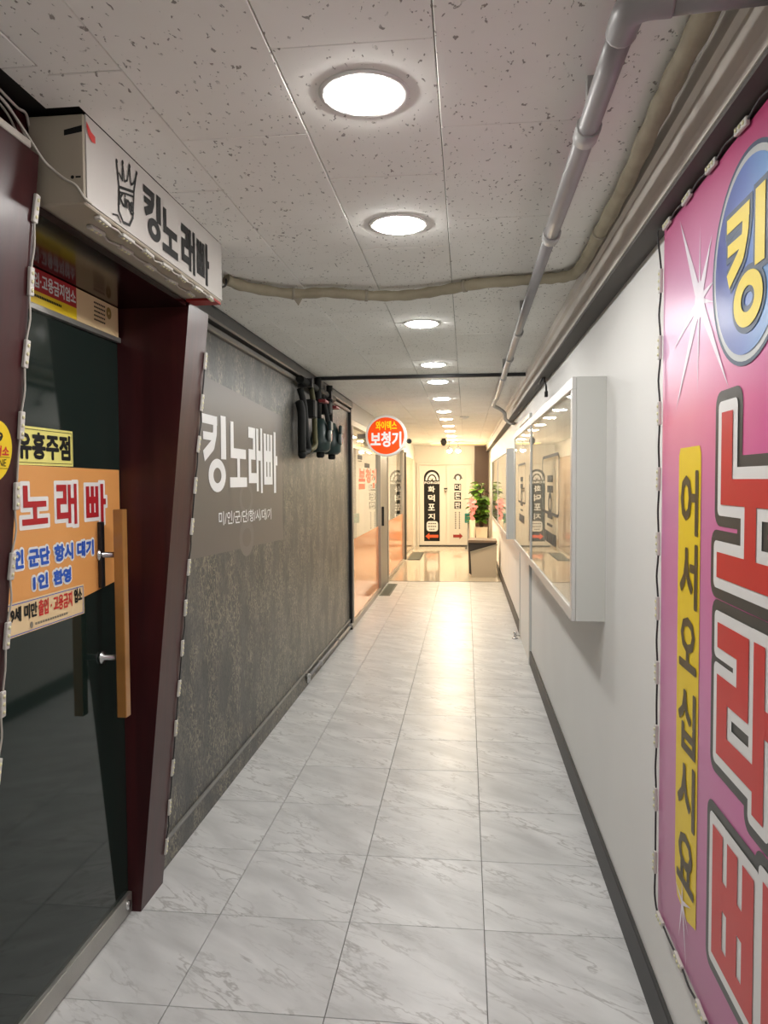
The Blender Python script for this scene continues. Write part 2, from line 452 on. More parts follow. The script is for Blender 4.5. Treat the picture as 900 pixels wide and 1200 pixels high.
floor = bx('floor', -1.32, .56, Y0, GY, -.08, -.006, GROUT, kind='structure')
def tile_mesh(w, d, h, bev):
    return B().box(-w/2, w/2, -d/2, d/2, -h, 0, bev)
cols = [(-1.168, -.842), (-.842, -.392), (-.392, .058), (.058, .512)]
for x0, x1 in cols:
    proto = None
    for k in range(-10, 17):
        ya = 3.332+.45*k; cx, cy = (x0+x1)/2, ya+.225
        if proto is None:
            proto = obj('floor_tile', tile_mesh(x1-x0-.0025, .4475, .012, .0008), M_MARBLE, floor, origin=(0, 0, 0))
            proto.location = Vector((cx, cy, 0))-wloc(floor); WL[proto.name] = Vector((cx, cy, 0))
        else: link_copy(proto, floor, (cx, cy, random.uniform(-.0004, .0004)))
bx('floor', -1.32, .56, GY+.02, Y1+.1, -.08, 0, GRANITE, kind='structure')
bx('trim_1', XL, XR, GY-.012, GY+.02, -.06, .003, mat('threshold_strip', (.06, .055, .05), .4), kind='structure')

# ceiling board with mineral fibre tiles
ceil = bx('ceiling', -1.32, .56, Y0, Y1+.1, ZC+.02, ZC+.1, VOID, kind='structure')
cc = [(-1.16, -.96, 1.40), (-.96, -.66, 1.415), (-.66, -.358, 1.715), (-.358, -.056, 1.38), (-.056, .255, 1.72), (.255, .45, 1.35)]
for ci, (x0, x1, off) in enumerate(cc):
    protos = {}
    ys = []
    y = off-.6*7
    while y < Y1: ys.append(y); y += .6
    for y in ys:
        a, b_ = max(y, Y0), min(y+.6, Y1)
        xa, xb = x0, x1
        if ci == 0 and b_ < 2.62: continue
        if ci == 0 and a < 2.62: a = 2.475
        if ci == 1 and b_ < 2.65:
            xa = -.815
            if b_ > 2.475: obj('ceiling_tile', B().box(x0+.001, xa-.0005, 2.476, b_-.001, ZC, ZC+.014, .0015), M_CEIL, ceil)
        key = (round(b_-a, 3), round(xa, 3))
        cx, cy = (xa+xb)/2, (a+b_)/2; z = ZC+random.uniform(-.0015, .001)
        if key not in protos:
            t = obj('ceiling_tile', B().box(-(xb-xa)/2+.001, (xb-xa)/2-.001, -(b_-a)/2+.001, (b_-a)/2-.001, 0, .014, .0015), M_CEIL, ceil, origin=(0, 0, 0))
            t.location = Vector((cx, cy, z))-wloc(ceil); WL[t.name] = Vector((cx, cy, z)); protos[key] = t
        else: link_copy(protos[key], ceil, (cx, cy, z))
obj('ceiling_tile', B().box(-1.16, -.816, .78, 1.38, ZC, ZC+.014, .0015), M_CEIL, ceil)
# small cut piece of tile over the portal, hanging a little lower
obj('ceiling_tile', B().box(-.89, -.812, 1.385, 1.54, ZC+.002, ZC+.014, .001), M_CEIL, ceil)

bx('trim_2', XL, .46, 5.63, 5.66, ZC-.026, ZC-.002, DARK, kind='structure')                    # black strip across the ceiling
obj('trim_3', B().prism([(.438, ZC), (.440, 2.243), (.452, 2.236), (.460, 2.172), (.452, 2.168), (.452, 2.138), (.525, 2.138), (.525, ZC)], 'y', Y0, Y1), CORN, kind='structure')
bx('cornice_shade', .4545, XR, Y0, Y1, 2.128, 2.1375, mat('underside_shade', (.085, .078, .070), .7), kind='structure')  # thin board under the cornice, the shade there painted in as dark grey

# right wall
wr = bx('wall_right', XR, .62, Y0, Y1, 0, ZC+.02, WHITE, kind='structure')
bx('baseboard_right', .507, XR, Y0, 6.05, 0, .112, SKIRT, kind='structure', bev=.002)
bx('baseboard_right', .507, XR, 7.16, Y1, 0, .112, SKIRT, kind='structure', bev=.002)
# flush white door in the right wall
d1 = thing('door_1', (.51, 6.6, 0), kind='structure')
bx('door_leaf', .507, XR, 6.09, 7.11, .008, 1.98, mat('door_white', (.70, .695, .67), .4), d1, bev=.002)
bx('door_frame', .500, XR, 6.05, 6.088, 0, 2.02, CASE, d1, bev=.002)
bx('door_frame', .500, XR, 7.112, 7.15, 0, 2.02, CASE, d1, bev=.002)
bx('door_frame', .500, XR, 6.09, 7.11, 1.982, 2.02, CASE, d1, bev=.002)

# left wall: grey fibre covering between portal and shop window
wl = bx('wall_left', -1.30, XL, 2.61, 7.36, 0, ZC+.02, M_FIBRE, kind='structure')
bx('baseboard_left', XL, -1.15, 2.61, 7.36, 0, .098, M_FIBRE, kind='structure', bev=.002)
bx('trim_4', XL, -1.145, 2.61, 7.36, .098, .110, mat('grey_cap', (.20, .20, .19), .4), kind='structure', bev=.002)
obj('trim_5', B().prism([(XL, 2.205), (-1.125, 2.205), (-1.12, 2.215), (-1.12, 2.262), (-1.13, ZC), (XL, ZC)], 'y', 2.61, 7.40), mat('dark_rail', (.03, .028, .027), .45), kind='structure')
obj('trim_6', B().prism([(XL, 2.163), (-1.140, 2.163), (-1.135, 2.170), (-1.135, 2.186), (XL, 2.192)], 'y', 2.61, 7.36), mat('rail_grey', (.13, .12, .11), .4), kind='structure')
bx('trim_7', XL, -1.13, 7.34, 7.385, 0, 2.2, DARK, kind='structure')                              # black edge post
bx('wall_left', -1.34, -1.19, Y0, 2.61, 0, ZC+.02, VOID, kind='structure')
bx('wall_left', -1.30, -1.16, Y0, .9, 0, ZC+.02, WHITE, kind='structure')
bx('wall_back', -1.34, .62, Y0-.1, Y0, 0, ZC+.02, WHITE, kind='structure')

# ================================================================== PORTAL
def xl(z): return -1.12+.1*z
por = thing('door_surround', (-1.1, 1.9, 0), 'maroon lacquered portal around the glass door, its face leaning out at the top', 'door frame')
obj('side_panel', B().prism([(-1.188, 0), (xl(0), 0), (xl(2.18), 2.18), (-1.188, 2.18)], 'y', .9, 1.53), M_MAROON, por)
obj('side_panel', B().prism([(-1.188, 0), (xl(0), 0), (xl(2.08), 2.08), (-1.188, 2.08)], 'y', 2.42, 2.607), M_MAROON, por)
bx('soffit', -1.188, -.918, 1.53, 2.42, 2.066, 2.084, mat('dark_gloss_soffit', (.014, .003, .004), .14, spec=.35), por)
bx('back_panel', -1.188, -.95, 1.53, 2.607, 2.084, ZC, M_MAROON, por)
# yellow round sticker on the near panel
leanfr = Frame((xl(0), 0, 0), (0, 1, 0), (.1, 0, 1))
st = thing('round_sticker', leanfr.p(1.448, 1.49), 'round yellow sticker on the maroon panel beside the glass door', 'sticker')
Flat(leanfr, .0008).ell(1.448, 1.559, .056, .064).done('disc', YEL, st)
text(leanfr, '19', 1.432, 1.578, 1.468, 1.598, .0014, INK, st, .0008)
text(leanfr, '업소', 1.446, 1.550, 1.492, 1.570, .0014, CRIM, st, .001)
text(leanfr, 'FINE', 1.446, 1.528, 1.486, 1.543, .0014, INK, st)
Flat(leanfr, .0014).rect(1.40, 1.5465, 1.497, 1.5475).rect(1.40, 1.523, 1.494, 1.524).done('rule_line', INK, st, kind='stuff')

# ================================================================== GLASS DOOR
gd = thing('glass_door', (-1.165, 1.95, 0), 'dark tinted glass door with posters and a long wooden pull handle', 'door')
bx('pane', -1.176, -1.164, 1.535, 2.418, .072, 1.962, DOORGLASS, gd)
rail = bx('bottom_rail', -1.182, -1.150, 1.535, 2.418, .006, .074, ALU, gd, bev=.002)
obj('lock', B().lathe((-1.150, 2.385, .042), [(.016, -.004), (.016, .004), (.012, .006), (.0, .006)], 20, 'x'), STEEL, rail)
bx('top_rail', -1.182, -1.150, 1.535, 2.418, 1.952, 1.968, ALU, gd, bev=.001)
hd = bx('handle', -1.108, -1.076, 2.248, 2.280, .735, 1.40, HWOOD, gd, bev=.002)
for z in (1.255, .925):
    obj('standoff', B().lathe((-1.163, 2.264, z), [(.022, 0), (.022, .006), (.009, .012), (.009, .056)], 16, 'x'), STEEL, hd)
bx('bracket', -1.163, -1.150, 2.252, 2.276, 1.15, 1.36, DARK, hd, bev=.002)
DF = Frame((-1.164, 0, 0), (0, 1, 0), (0, 0, 1))
po = Flat(DF, .0006).poly([(1.60, 1.535), (2.412, 1.527), (2.412, 1.160), (1.60, 1.078)]).done('poster', ORANGE, gd, label='orange poster with red lettering')
for ch, a, b_, c, d in (('노', 1.85, 1.372, 1.972, 1.478), ('래', 2.018, 1.362, 2.13, 1.482), ('빠', 2.185, 1.359, 2.312, 1.481)):
    glyph(DF, ch, a, b_, c, d, .0012, .012, PWHITE, po, 'letter_outline', .005)
    glyph(DF, ch, a, b_, c, d, .0022, 0, RED, po)
for s_, a, b_, c, d in (('인', 1.812, 1.263, 1.849, 1.308), ('군단', 1.876, 1.262, 1.974, 1.306), ('항시', 2.002, 1.262, 2.10, 1.306), ('대기', 2.127, 1.263, 2.223, 1.305), ('1인', 1.894, 1.197, 1.963, 1.234), ('환영', 1.995, 1.196, 2.085, 1.234)):
    text(DF, s_, a, b_, c, d, .0012, PWHITE, po, .009, 'lettering_outline')
    text(DF, s_, a, b_, c, d, .0026, BLUE, po, .0028)
ys_ = Flat(DF, .0008).rect(1.62, 1.533, 2.116, 1.637).done('yellow_sticker', LYEL, gd)
Flat(DF, .0016).rect(1.62, 1.629, 2.110, 1.6305).rect(1.62, 1.539, 2.110, 1.5405).rect(2.1085, 1.539, 2.110, 1.6305).done('border_line', INK, ys_, kind='stuff')
text(DF, '유흥주점', 1.838, 1.552, 2.098, 1.620, .0016, INK, ys_, .0032)
bs = Flat(DF, .0030).rect(1.62, 1.086, 2.158, 1.176).done('warning_sticker', TAN, gd, label='beige warning sticker')
Flat(DF, .0040).rect(1.63, 1.0895, 2.152, 1.0915).rect(1.63, 1.1695, 2.152, 1.1715).rect(2.150, 1.0895, 2.152, 1.1715).done('border_line', BLUE, bs, kind='stuff')
text(DF, '19세 미만', 1.775, 1.125, 1.905, 1.162, .0040, INK, bs, .0016)
text(DF, '출입 · 고용금지', 1.913, 1.122, 2.087, 1.164, .0040, CRIM, bs, .0014)
text(DF, '업소', 2.10, 1.128, 2.143, 1.167, .0040, INK, bs, .0018)
F = Flat(DF, .0040).ell(1.878, 1.104, .007, .009)
for i in range(14): F.rect(1.895+i*.012, 1.101, 1.904+i*.012, 1.107)
F.done('fine_print', mat('grey_print', (.25, .22, .17), .5), bs, kind='stuff')
# strip sign over the door
TF = Frame((-1.150, 0, 0), (0, 1, 0), (0, 0, 1))
ts = thing('strip_sign', (-1.155, 2.05, 1.966), 'red and beige warning strip fixed over the top of the glass door', 'sign')
bx('board', -1.158, -1.150, 1.60, 2.40, 1.966, 2.063, TAN, ts)
Flat(TF, .0006).rect(1.60, 2.002, 2.131, 2.063).done('red_field', RED, ts)
Flat(TF, .0006).rect(1.60, 1.968, 2.131, 2.002).done('yellow_field', YEL, ts)
text(TF, '출입·고용금지업소', 1.880, 2.012, 2.124, 2.052, .0012, PWHITE, ts, .0012)
F = Flat(TF, .0012)
for i in range(22): F.rect(1.86+i*.0085, 1.985, 1.8665+i*.0085, 1.992)
for r_ in range(5):
    for i in range(7): F.rect(2.235+i*.0105, 2.043-r_*.013, 2.243+i*.0105, 2.048-r_*.013)
F.done('fine_print', INK, ts, kind='stuff')
Flat(TF, .0012).ring(2.333, 2.032, .017, .019, .004, .005).done('seal', mat('brass_print', (.30, .19, .05), .4), ts)

# ================================================================== LIGHT BOX SIGN OVER THE PORTAL
sb = thing('sign_box', (-.87, 2.02, 2.086), 'cream box sign with crown emblem and black lettering above the portal', 'sign')
bx('housing', -.945, -.818, 1.562, 2.470, 2.088, ZC-.001, CREAM, sb, bev=.003)
bx('face', -.818, -.8145, 1.566, 2.466, 2.094, ZC-.001, SIGNW, sb)
SF = Frame((-.814, 0, 0), (0, 1, 0), (0, 0, 1))
for ch, a, b_, c, d in (('킹', 1.853, 2.120, 1.958, 2.244), ('노', 1.972, 2.114, 2.076, 2.228), ('래', 2.106, 2.108, 2.212, 2.232), ('빠', 2.230, 2.106, 2.336, 2.232)):
    glyph(SF, ch, a, b_, c, d, .0008, .002, INK, sb)
cr = Flat(SF, .0008)
cr.line([(1.706, 2.236), (1.716, 2.182), (1.796, 2.200), (1.812, 2.250)], .007)
cr.line([(1.716, 2.182), (1.712, 2.125), (1.735, 2.106), (1.768, 2.110), (1.788, 2.135), (1.796, 2.200)], .007)
cr.line([(1.716, 2.170), (1.755, 2.180), (1.795, 2.188)], .005)
cr.line([(1.716, 2.215), (1.733, 2.204), (1.737, 2.246)], .006).line([(1.737, 2.246), (1.745, 2.206), (1.760, 2.214), (1.773, 2.252)], .005)
cr.line([(1.773, 2.252), (1.780, 2.212), (1.797, 2.222), (1.813, 2.250)], .006)
for a, b_ in ((1.706, 2.238), (1.737, 2.248), (1.774, 2.254), (1.813, 2.253)): cr.ell(a, b_, .005, .005, 10)
cr.line([(1.678, 2.106), (1.705, 2.112), (1.722, 2.100)], .004)
cr.done('crown_emblem', INK, sb)
text(SF, 'King', 1.714, 2.132, 1.792, 2.172, .0010, INK, sb, .0016, shear=.12)
NF = Frame((0, 1.562, 0), (1, 0, 0), (0, 0, 1))
Flat(NF, .0006).poly([(-.862, 2.234), (-.821, 2.240), (-.821, 2.254), (-.862, 2.246)]).done('black_tape', INK, sb)
Flat(SF, .0012).poly([(1.566, 2.252), (1.574, 2.236), (1.590, 2.230), (1.604, 2.232), (1.604, 2.247), (1.586, 2.250), (1.566, 2.264)]).done('red_tape', CRIM, sb)
Flat(NF, .0006).ell(-.845, 2.145, .004, .004, 10).rect(-.838, 2.143, -.826, 2.147).done('screw_mark', INK, sb, kind='stuff')
bx('red_patch', -.915, -.820, 2.40, 2.468, 2.080, 2.0875, mat('red_tape_flat', srgb(150, 25, 20), .5), sb)

# ================================================================== LED STRINGS
def module(L=.06, w=.016, t=.008):
    b = B(); b.box(-w/2, w/2, 0, t, -L/2, L/2, .0015)
    b.mi = 1
    for k in (-1, 0, 1): b.lathe((0, t, k*L*.3), [(.0042, 0), (.0042, .0015), (.002, .0028), (0, .003)], 8, 'y')
    return b
MODM = None
def led_string(label, pts, n_dir, slack=.006, cab=CABLEW, step=None, count=None, group='strings of LED modules on the signs'):
    """pts: polyline in the world, modules spread along it; n_dir(p): outward normal"""
    global MODM
    P = [Vector(p) for p in pts]
    t = thing('led_string', P[0], label, 'led string', None)
    seg = [(a, b) for a, b in zip(P, P[1:])]
    total = sum((b-a).length for a, b in seg); n = max(1, int(round(total/step)))
    mods, path = [], []
    for i in range(n):
        s = (i+.5)*total/n; q = s
        for a, b in seg:
            L = (b-a).length
            if q <= L: break
            q -= L
        tan = (b-a).normalized(); p = a+tan*q; nn = Vector(n_dir).normalized()
        if MODM is None:
            tmp = obj('led_module', module(), [LEDW, LEDD], None, origin=(0, 0, 0)); MODM = tmp.data; bpy.data.objects.remove(tmp)
        o = bpy.data.objects.new('led_module', MODM); COL.objects.link(o); o.parent = t
        ang = random.uniform(-.09, .09)
        zax = (Matrix.Rotation(ang, 3, nn) @ tan).normalized(); yax = nn; xax = yax.cross(zax).normalized(); yax = zax.cross(xax)
        M3 = Matrix((xax, yax, zax)).transposed()
        o.matrix_local = Matrix.Translation(p-P[0]+nn*.0008) @ M3.to_4x4()
        path += [p-tan*.031+nn*.004, p+tan*.031+nn*.004]
        if i < n-1:
            sag = xax*random.uniform(-slack, slack)+nn*.002
            path.append(p+tan*(total/n/2)+sag+nn*.004)
    obj('cable', B().tube(smooth_path(path, 3), .0024, 6), cab, t)
    return t
led_string('string of pale LED modules along the edge of the maroon panel beside the strip sign', [leanfr.p(1.524, 2.155, 0), leanfr.p(1.526, .62, 0)], leanfr.n, step=.158)
led_string('string of LED modules down the edge of the maroon post beside the grey wall', [leanfr.p(2.600, 2.0, 0), leanfr.p(2.600, .07, 0)], leanfr.n, cab=CABLE, step=.148)
led_string('string of LED modules under the front edge of the cream box sign', [(-.828, 1.60, 2.088), (-.828, 2.45, 2.088)], (0, 0, -1), step=.125, slack=.008)
led_string('string of dull LED modules under the back of the cream box sign', [(-.872, 1.64, 2.088), (-.872, 2.40, 2.088)], (0, 0, -1), step=.15, slack=.01)

# ================================================================== WIRES OVER THE PORTAL
for i, (pts, r) in enumerate([
        ([(-.93, 1.44, 2.275), (-.93, 1.50, 2.268), (-.932, 1.535, 2.272), (-.945, 1.57, 2.258), (-.952, 1.61, 2.25)], .003),
        ([(-.935, 1.42, 2.268), (-.93, 1.47, 2.255), (-.928, 1.51, 2.232), (-.935, 1.54, 2.222), (-.952, 1.60, 2.228)], .003),
        ([(-.95, 1.43, 2.27), (-.945, 1.49, 2.25), (-.94, 1.53, 2.205), (-.948, 1.55, 2.19), (-.958, 1.60, 2.195)], .0025),
        ([(-.925, 1.40, 2.262), (-.920, 1.455, 2.245), (-.912, 1.50, 2.215), (-.900, 1.54, 2.178), (-.885, 1.556, 2.160), (-.860, 1.556, 2.140), (-.835, 1.556, 2.125), (-.818, 1.558, 2.10), (-.810, 1.575, 2.092)], .003)]):
    lab = ['pale wire looping into the gap behind the cream box sign', 'pale wire sagging lowest in the gap above the maroon panel', 'thin pale wire hanging against the dark gap above the maroon panel', 'pale wire running across the end of the cream box sign'][i]
    obj('wire', B().tube(smooth_path(pts, 6), r, 6), CABLEW, None, label=lab, cat='wire')
bx('wire_cover', -.914, -.900, 1.30, 1.50, 2.182, 2.198, CABLEW, bev=.002, label='short pale plastic wire cover on top of the maroon panel', cat='wire cover')

# ================================================================== PRINTED BOARD ON THE RIGHT WALL
# near wall board: y runs away from the camera, so right in the picture is -y
RF = Frame((.498, 0, 0), (0, -1, 0), (0, 0, 1))
rb = thing('sign_board', (.51, 1.49, .36), 'tall pink printed sign board with a blue disc and red lettering on the white wall', 'sign')
bx('board', .498, XR-.001, 1.0, 1.98, .36, 2.115, M_PINK, rb, bev=.001)
def RY(y): return -y
# blue disc
dsk = Flat(RF, .0010).ell(RY(1.407), 1.879, .184, .187, 56).done('disc_rim', SILV, rb)
Flat(RF, .0014).ring(RY(1.407), 1.879, .188, .191, .180, .183, 56).done('rim_line', NAVY, rb)
obj_d = Flat(RF, .0020).ell(RY(1.407), 1.879, .168, .171, 56).done('blue_disc', M_BLUE, rb)
kx0, kx1, ky0, ky1 = RY(1.507), RY(1.321), 1.754, 1.981
glyph(RF, '킹', kx0, ky0, kx1, ky1, .0030, .011, NAVY, rb, 'letter_outline')
glyph(RF, '킹', kx0, ky0, kx1, ky1, .0042, 0, KYEL, rb)
# flare star
sf = Flat(RF, .0010); cx, cy = RY(1.683), 1.868
for a, L, w in ((90, .16, .006), (125, .27, .018), (55, .14, .018), (200, .21, .012), (232, .28, .018), (268, .20, .006), (312, .28, .018), (10, .10, .010), (345, .10, .008)):
    t = math.radians(a); nx, ny = -math.sin(t)*w, math.cos(t)*w
    sf.poly([(cx-nx, cy-ny), (cx+L*math.cos(t), cy+L*math.sin(t)), (cx+nx, cy+ny)])
sf.ell(cx, cy, .032, .040, 20)
sf.done('flare_star', mat('flare_print', (.80, .74, .82), .35), rb)
# large letters: three layers
big = [('노', 1.542, 1.291, 1.194, 1.614), ('래', 1.535, .890, 1.190, 1.210), ('빠', 1.545, .480, 1.190, .810)]
for ch, ya, za, yb, zb in big: glyph(RF, ch, RY(ya), za, RY(yb), zb, .0010, .043, OUTL, rb, 'letter_shadow', .03)
for ch, ya, za, yb, zb in big: glyph(RF, ch, RY(ya), za, RY(yb), zb, .0024, .022, PWHITE, rb, 'letter_outline', .014)
for ch, ya, za, yb, zb in big: glyph(RF, ch, RY(ya), za, RY(yb), zb, .0038, 0, CRIM, rb)
# yellow ribbon
Flat(RF, .0010).poly([(RY(1.823), .56), (RY(1.800), .50), (RY(1.72), .483), (RY(1.657), .50), (RY(1.657), 1.54), (RY(1.668), 1.557), (RY(1.812), 1.557), (RY(1.823), 1.54)]).done('yellow_ribbon', YEL, rb)
for s_, z1, z0 in (('어', 1.500, 1.365), ('서', 1.338, 1.202), ('오', 1.170, 1.058), ('십', 1.006, .870), ('시', .842, .707), ('요', .672, .556)):
    text(RF, s_, RY(1.797), z0, RY(1.675), z1, .0022, BROWN, rb, .0045, 'letter', kind=None)
sf = Flat(RF, .0030); cx, cy = RY(1.752), .508
for a, L, w in ((95, .05, .006), (20, .07, .006), (160, .06, .006), (255, .10, .006), (285, .15, .005), (315, .07, .005)):
    t = math.radians(a); nx, ny = -math.sin(t)*w, math.cos(t)*w
    sf.poly([(cx-nx, cy-ny), (cx+L*math.cos(t), cy+L*math.sin(t)), (cx+nx, cy+ny)])
sf.done('flare_star', mat('flare_print', (.8, .8, .8), .35), rb)
led_string('string of LED modules on a black cable around the edge of the pink sign board', [(.496, 1.01, 2.118), (.496, 1.96, 2.112), (.496, 1.984, 2.09), (.496, 1.986, .40), (.496, 1.97, .362), (.496, 1.01, .362)], (-1, 0, 0), cab=CABLE, step=.166, slack=.008)

# ================================================================== GREY WALL: FILM SIGN
FF = Frame((XL, 0, 0), (0, 1, 0), (0, 0, 1))
ws = thing('film_sign', (XL, 3.8, 1.12), 'grey brown film panel with white lettering on the grey wall', 'sign')
fp = Flat(FF, .0015).poly([(2.92, 1.16), (4.65, 1.117), (4.65, 1.897), (2.92, 1.972)]).done('film', FILM, ws)
for ch, a, b_, c, d in (('킹', 3.20, 1.437, 3.53, 1.80), ('노', 3.585, 1.457, 3.872, 1.785), ('래', 3.905, 1.420, 4.18, 1.787), ('빠', 4.212, 1.416, 4.52, 1.785)):
    glyph(FF, ch, a, b_, c, d, .0030, 0, LETW, ws)
text(FF, '미/인/군/단/항/시/대/기', 3.41, 1.280, 4.36, 1.345, .0030, LETW, ws, .001, shear=-.02)
F = Flat(FF, .0022); F.ring(3.86, 1.40, .12, .09, .085, .06); F.ring(3.86, 1.19, .13, .10, .08, .05)
F.done('faint_emblem', mat('faint_film', (.165, .148, .135), .4), ws)

# ================================================================== WATER METERS
PIPE = mat('dark_iron_pipe', (.010, .011, .010), .65, var=.3, spec=.3, vscale=20)
OLIVE = mat('old_brass_pipe', (.07, .065, .025), .5, metal=.4)
TEAL = mat('teal_meter_case', (.012, .030, .028), .4, var=.4, vscale=25)
def pipes():
    t = thing('pipe_manifold', (-1.12, 5.5, 1.70), 'dark iron pipes with red valve handles hanging at the top of the grey wall', 'pipes')
    b = B().tube(smooth_path([(-1.13, 5.05, 2.12), (-1.10, 5.05, 2.0), (-1.09, 5.06, 1.80), (-1.08, 5.08, 1.70), (-1.10, 5.0, 1.68)], 4), .022, 10)
    obj('pipe', b, PIPE, t)
    obj('pipe', B().tube(smooth_path([(-1.10, 5.28, 2.16), (-1.08, 5.28, 2.0), (-1.075, 5.28, 1.82), (-1.07, 5.26, 1.74), (-1.09, 5.15, 1.70)], 4), .02, 10), OLIVE, t)
    for y in (5.48, 5.95):
        v = obj('pipe', B().tube([(-1.09, y, 2.25), (-1.09, y, 1.95)], .026, 10), PIPE, t)
        obj('union', B().lathe((-1.09, y, 2.08), [(.036, -.02), (.040, 0), (.036, .02)], 8), PIPE, v)
        obj('valve_handle', B().box(-1.075, -1.02, y-.07, y+.07, 2.065, 2.085, .005), mat('red_valve', (.22, .02, .025), .5), v)
    obj('pipe', B().tube([(-1.105, 4.95, 2.17), (-1.105, 6.2, 2.17)], .028, 10), PIPE, t)
    for y in (5.15, 5.9): bx('clamp', XL, -1.06, y-.02, y+.02, 2.14, 2.20, DARK, t)
    obj('pipe', B().tube(smooth_path([(-1.085, 5.62, 2.14), (-1.06, 5.66, 2.0), (-1.05, 5.70, 1.86), (-1.06, 5.70, 1.74)], 4), .018, 10), PIPE, t)
    obj('pipe', B().tube(smooth_path([(-1.12, 4.98, 2.02), (-1.10, 4.96, 1.95), (-1.10, 4.96, 1.80), (-1.10, 4.97, 1.68)], 4), .028, 10), PIPE, t)
    bx('valve_body', -1.13, -1.05, 5.16, 5.26, 1.93, 2.06, PIPE, t, bev=.01)
    bx('valve_body', -1.12, -1.03, 5.66, 5.76, 2.0, 2.1, PIPE, t, bev=.01)
    obj('tap', B().lathe((-1.10, 4.97, 1.67), [(.018, -.03), (.03, -.01), (.03, .01), (.01, .03)], 10), PIPE, t)
pipes()
def meter(y, label):
    t = thing('water_meter', (-1.08, y, 1.72), label, 'meter', None)
    obj('case', B().lathe((-1.075, y, 1.80), [(.05, -.10), (.075, -.08), (.08, -.02), (.07, .02), (.055, .10), (.03, .15)], 16), TEAL, t)
    obj('dial', B().lathe((-1.0, y-.02, 1.82), [(.045, -.01), (.045, .012), (.038, .014), (0, .014)], 16, 'x'), mat('dial_glass', (.14, .16, .155), .2), t)
    obj('lid', B().box(-1.01, -.985, y-.045, y+.045, 1.86, 1.93, .008), TEAL, t)
    obj('coupling', B().lathe((-1.075, y, 1.72), [(.02, -.06), (.03, -.05), (.03, 0)], 10), PIPE, t)
meter(5.48, 'teal water meter on the grey wall next to the looped pipe')
meter(5.95, 'teal water meter on the grey wall nearer the black edge post')

# ================================================================== CEILING LIGHTS
EM = mat('led_disc', (1.0, .98, .945), .5, emit=LAMP); EMW = mat('led_disc_warm', (1.0, .81, .56), .5, emit=WARM); EME = mat('led_disc_end', (1.0, .81, .54), .5, emit=WARM*2.8)
RIM = mat('light_rim', (.80, .79, .76), .35)
cool = [(-.207, -2.0), (-.207, -.7), (-.207, 1.557), (-.207, 2.346), (-.222, 3.815), (-.222, 5.158), (-.224, 6.05), (-.235, 7.30), (-.25, 8.64)]
warm = [(-.255, 9.72), (-.255, 10.94), (-.255, 12.07), (-.26, 13.4), (-.26, 14.7)]
def light(x, y, em, label):
    t = thing('ceiling_light', (x, y, ZC-.012), label, 'ceiling light', 'round recessed lights along the corridor ceiling')
    obj('trim_ring', B().lathe((x, y, ZC), [(.084, .004), (.094, -.0005), (.092, -.0035), (.081, -.0045), (.077, -.002)], 36), RIM, t)
    obj('diffuser', B().lathe((x, y, ZC), [(.077, .002), (.077, -.005), (.064, -.010), (.035, -.0135), (.0, -.0145)], 36), em, t)
LN = {1.557: 'round recessed ceiling light level with the crown emblem of the cream box sign', 2.346: 'round recessed ceiling light level with the far end of the cream box sign',
      3.815: 'round recessed ceiling light just past the beige wrapped pipe', 5.158: 'round recessed ceiling light just before the black ceiling strip'}
ORD = ['first', 'second', 'third', 'fourth', 'fifth', 'sixth', 'seventh', 'eighth', 'ninth']
past = [p for p in cool+warm if p[1] > 5.66]
for x, y in cool+warm:
    lab = LN.get(y) or ('%s round recessed ceiling light past the black ceiling strip' % ORD[past.index((x, y))] if y > 5.66 else 'round recessed ceiling light short of the pink sign board')
    light(x, y, EM if (x, y) in cool else EMW if y < 13 else EME, lab)

# ================================================================== PIPES UNDER THE CEILING
ip = thing('insulated_pipe', (-.1, 2.9, 2.23), 'beige tape wrapped pipe crossing the ceiling and running along the cornice', 'pipe')
path = smooth_path([(-.915, 2.82, 2.262), (-.86, 2.90, 2.252), (-.70, 3.025, 2.25), (-.56, 3.03, 2.252), (-.407, 3.085, 2.248), (-.25, 3.10, 2.247), (-.10, 3.06, 2.252), (.048, 2.99, 2.255), (.244, 2.96, 2.257), (.34, 2.94, 2.255), (.400, 2.88, 2.252), (.415, 2.70, 2.252), (.413, 2.4, 2.25), (.414, 2.05, 2.253), (.40, 1.7, 2.25), (.396, 1.5, 2.252), (.395, 1.2, 2.252), (.40, .6, 2.252), (.40, -.5, 2.252)], 6)
obj('sleeve', B().tube(path, [.021+.002*math.sin(i*1.7) for i in range(len(path))], 12), INSUL, ip)
for i in (12, 24, 40, 72): obj('tape_band', B().tube([path[i]-(path[i+1]-path[i]).normalized()*.006, path[i]+(path[i+1]-path[i]).normalized()*.006], .0245, 12), mat('old_tape', (.30, .27, .21), .6), ip)
obj('tape_flap', B().loft([[(-.70, 3.02, 2.232), (-.66, 3.022, 2.232), (-.678, 3.02, 2.200)], [(-.70, 3.023, 2.232), (-.66, 3.025, 2.232), (-.678, 3.023, 2.200)]]), mat('old_tape', (.30, .27, .21), .6), ip)
obj('end_wire', B().tube(smooth_path([(-.915, 2.82, 2.262), (-.90, 2.76, 2.22), (-.93, 2.70, 2.20), (-.95, 2.66, 2.215)], 5), .004, 6), CABLE, ip)
cd = thing('conduit', (.25, 3.0, 2.19), 'grey plastic drain pipe with an elbow hung below the ceiling tiles', 'pipe')
ZP = 2.207
obj('pipe', B().tube(smooth_path([(.25, 1.26, ZP), (.25, 1.7, ZP), (.249, 2.26, ZP)], 3), .0215, 14), PVC, cd)
obj('pipe', B().tube([(.249, 2.2, ZP), (.252, 3.6, ZP), (.262, 5.2, ZP+.004), (.272, 6.75, ZP+.005)], .0185, 14), PVC, cd)
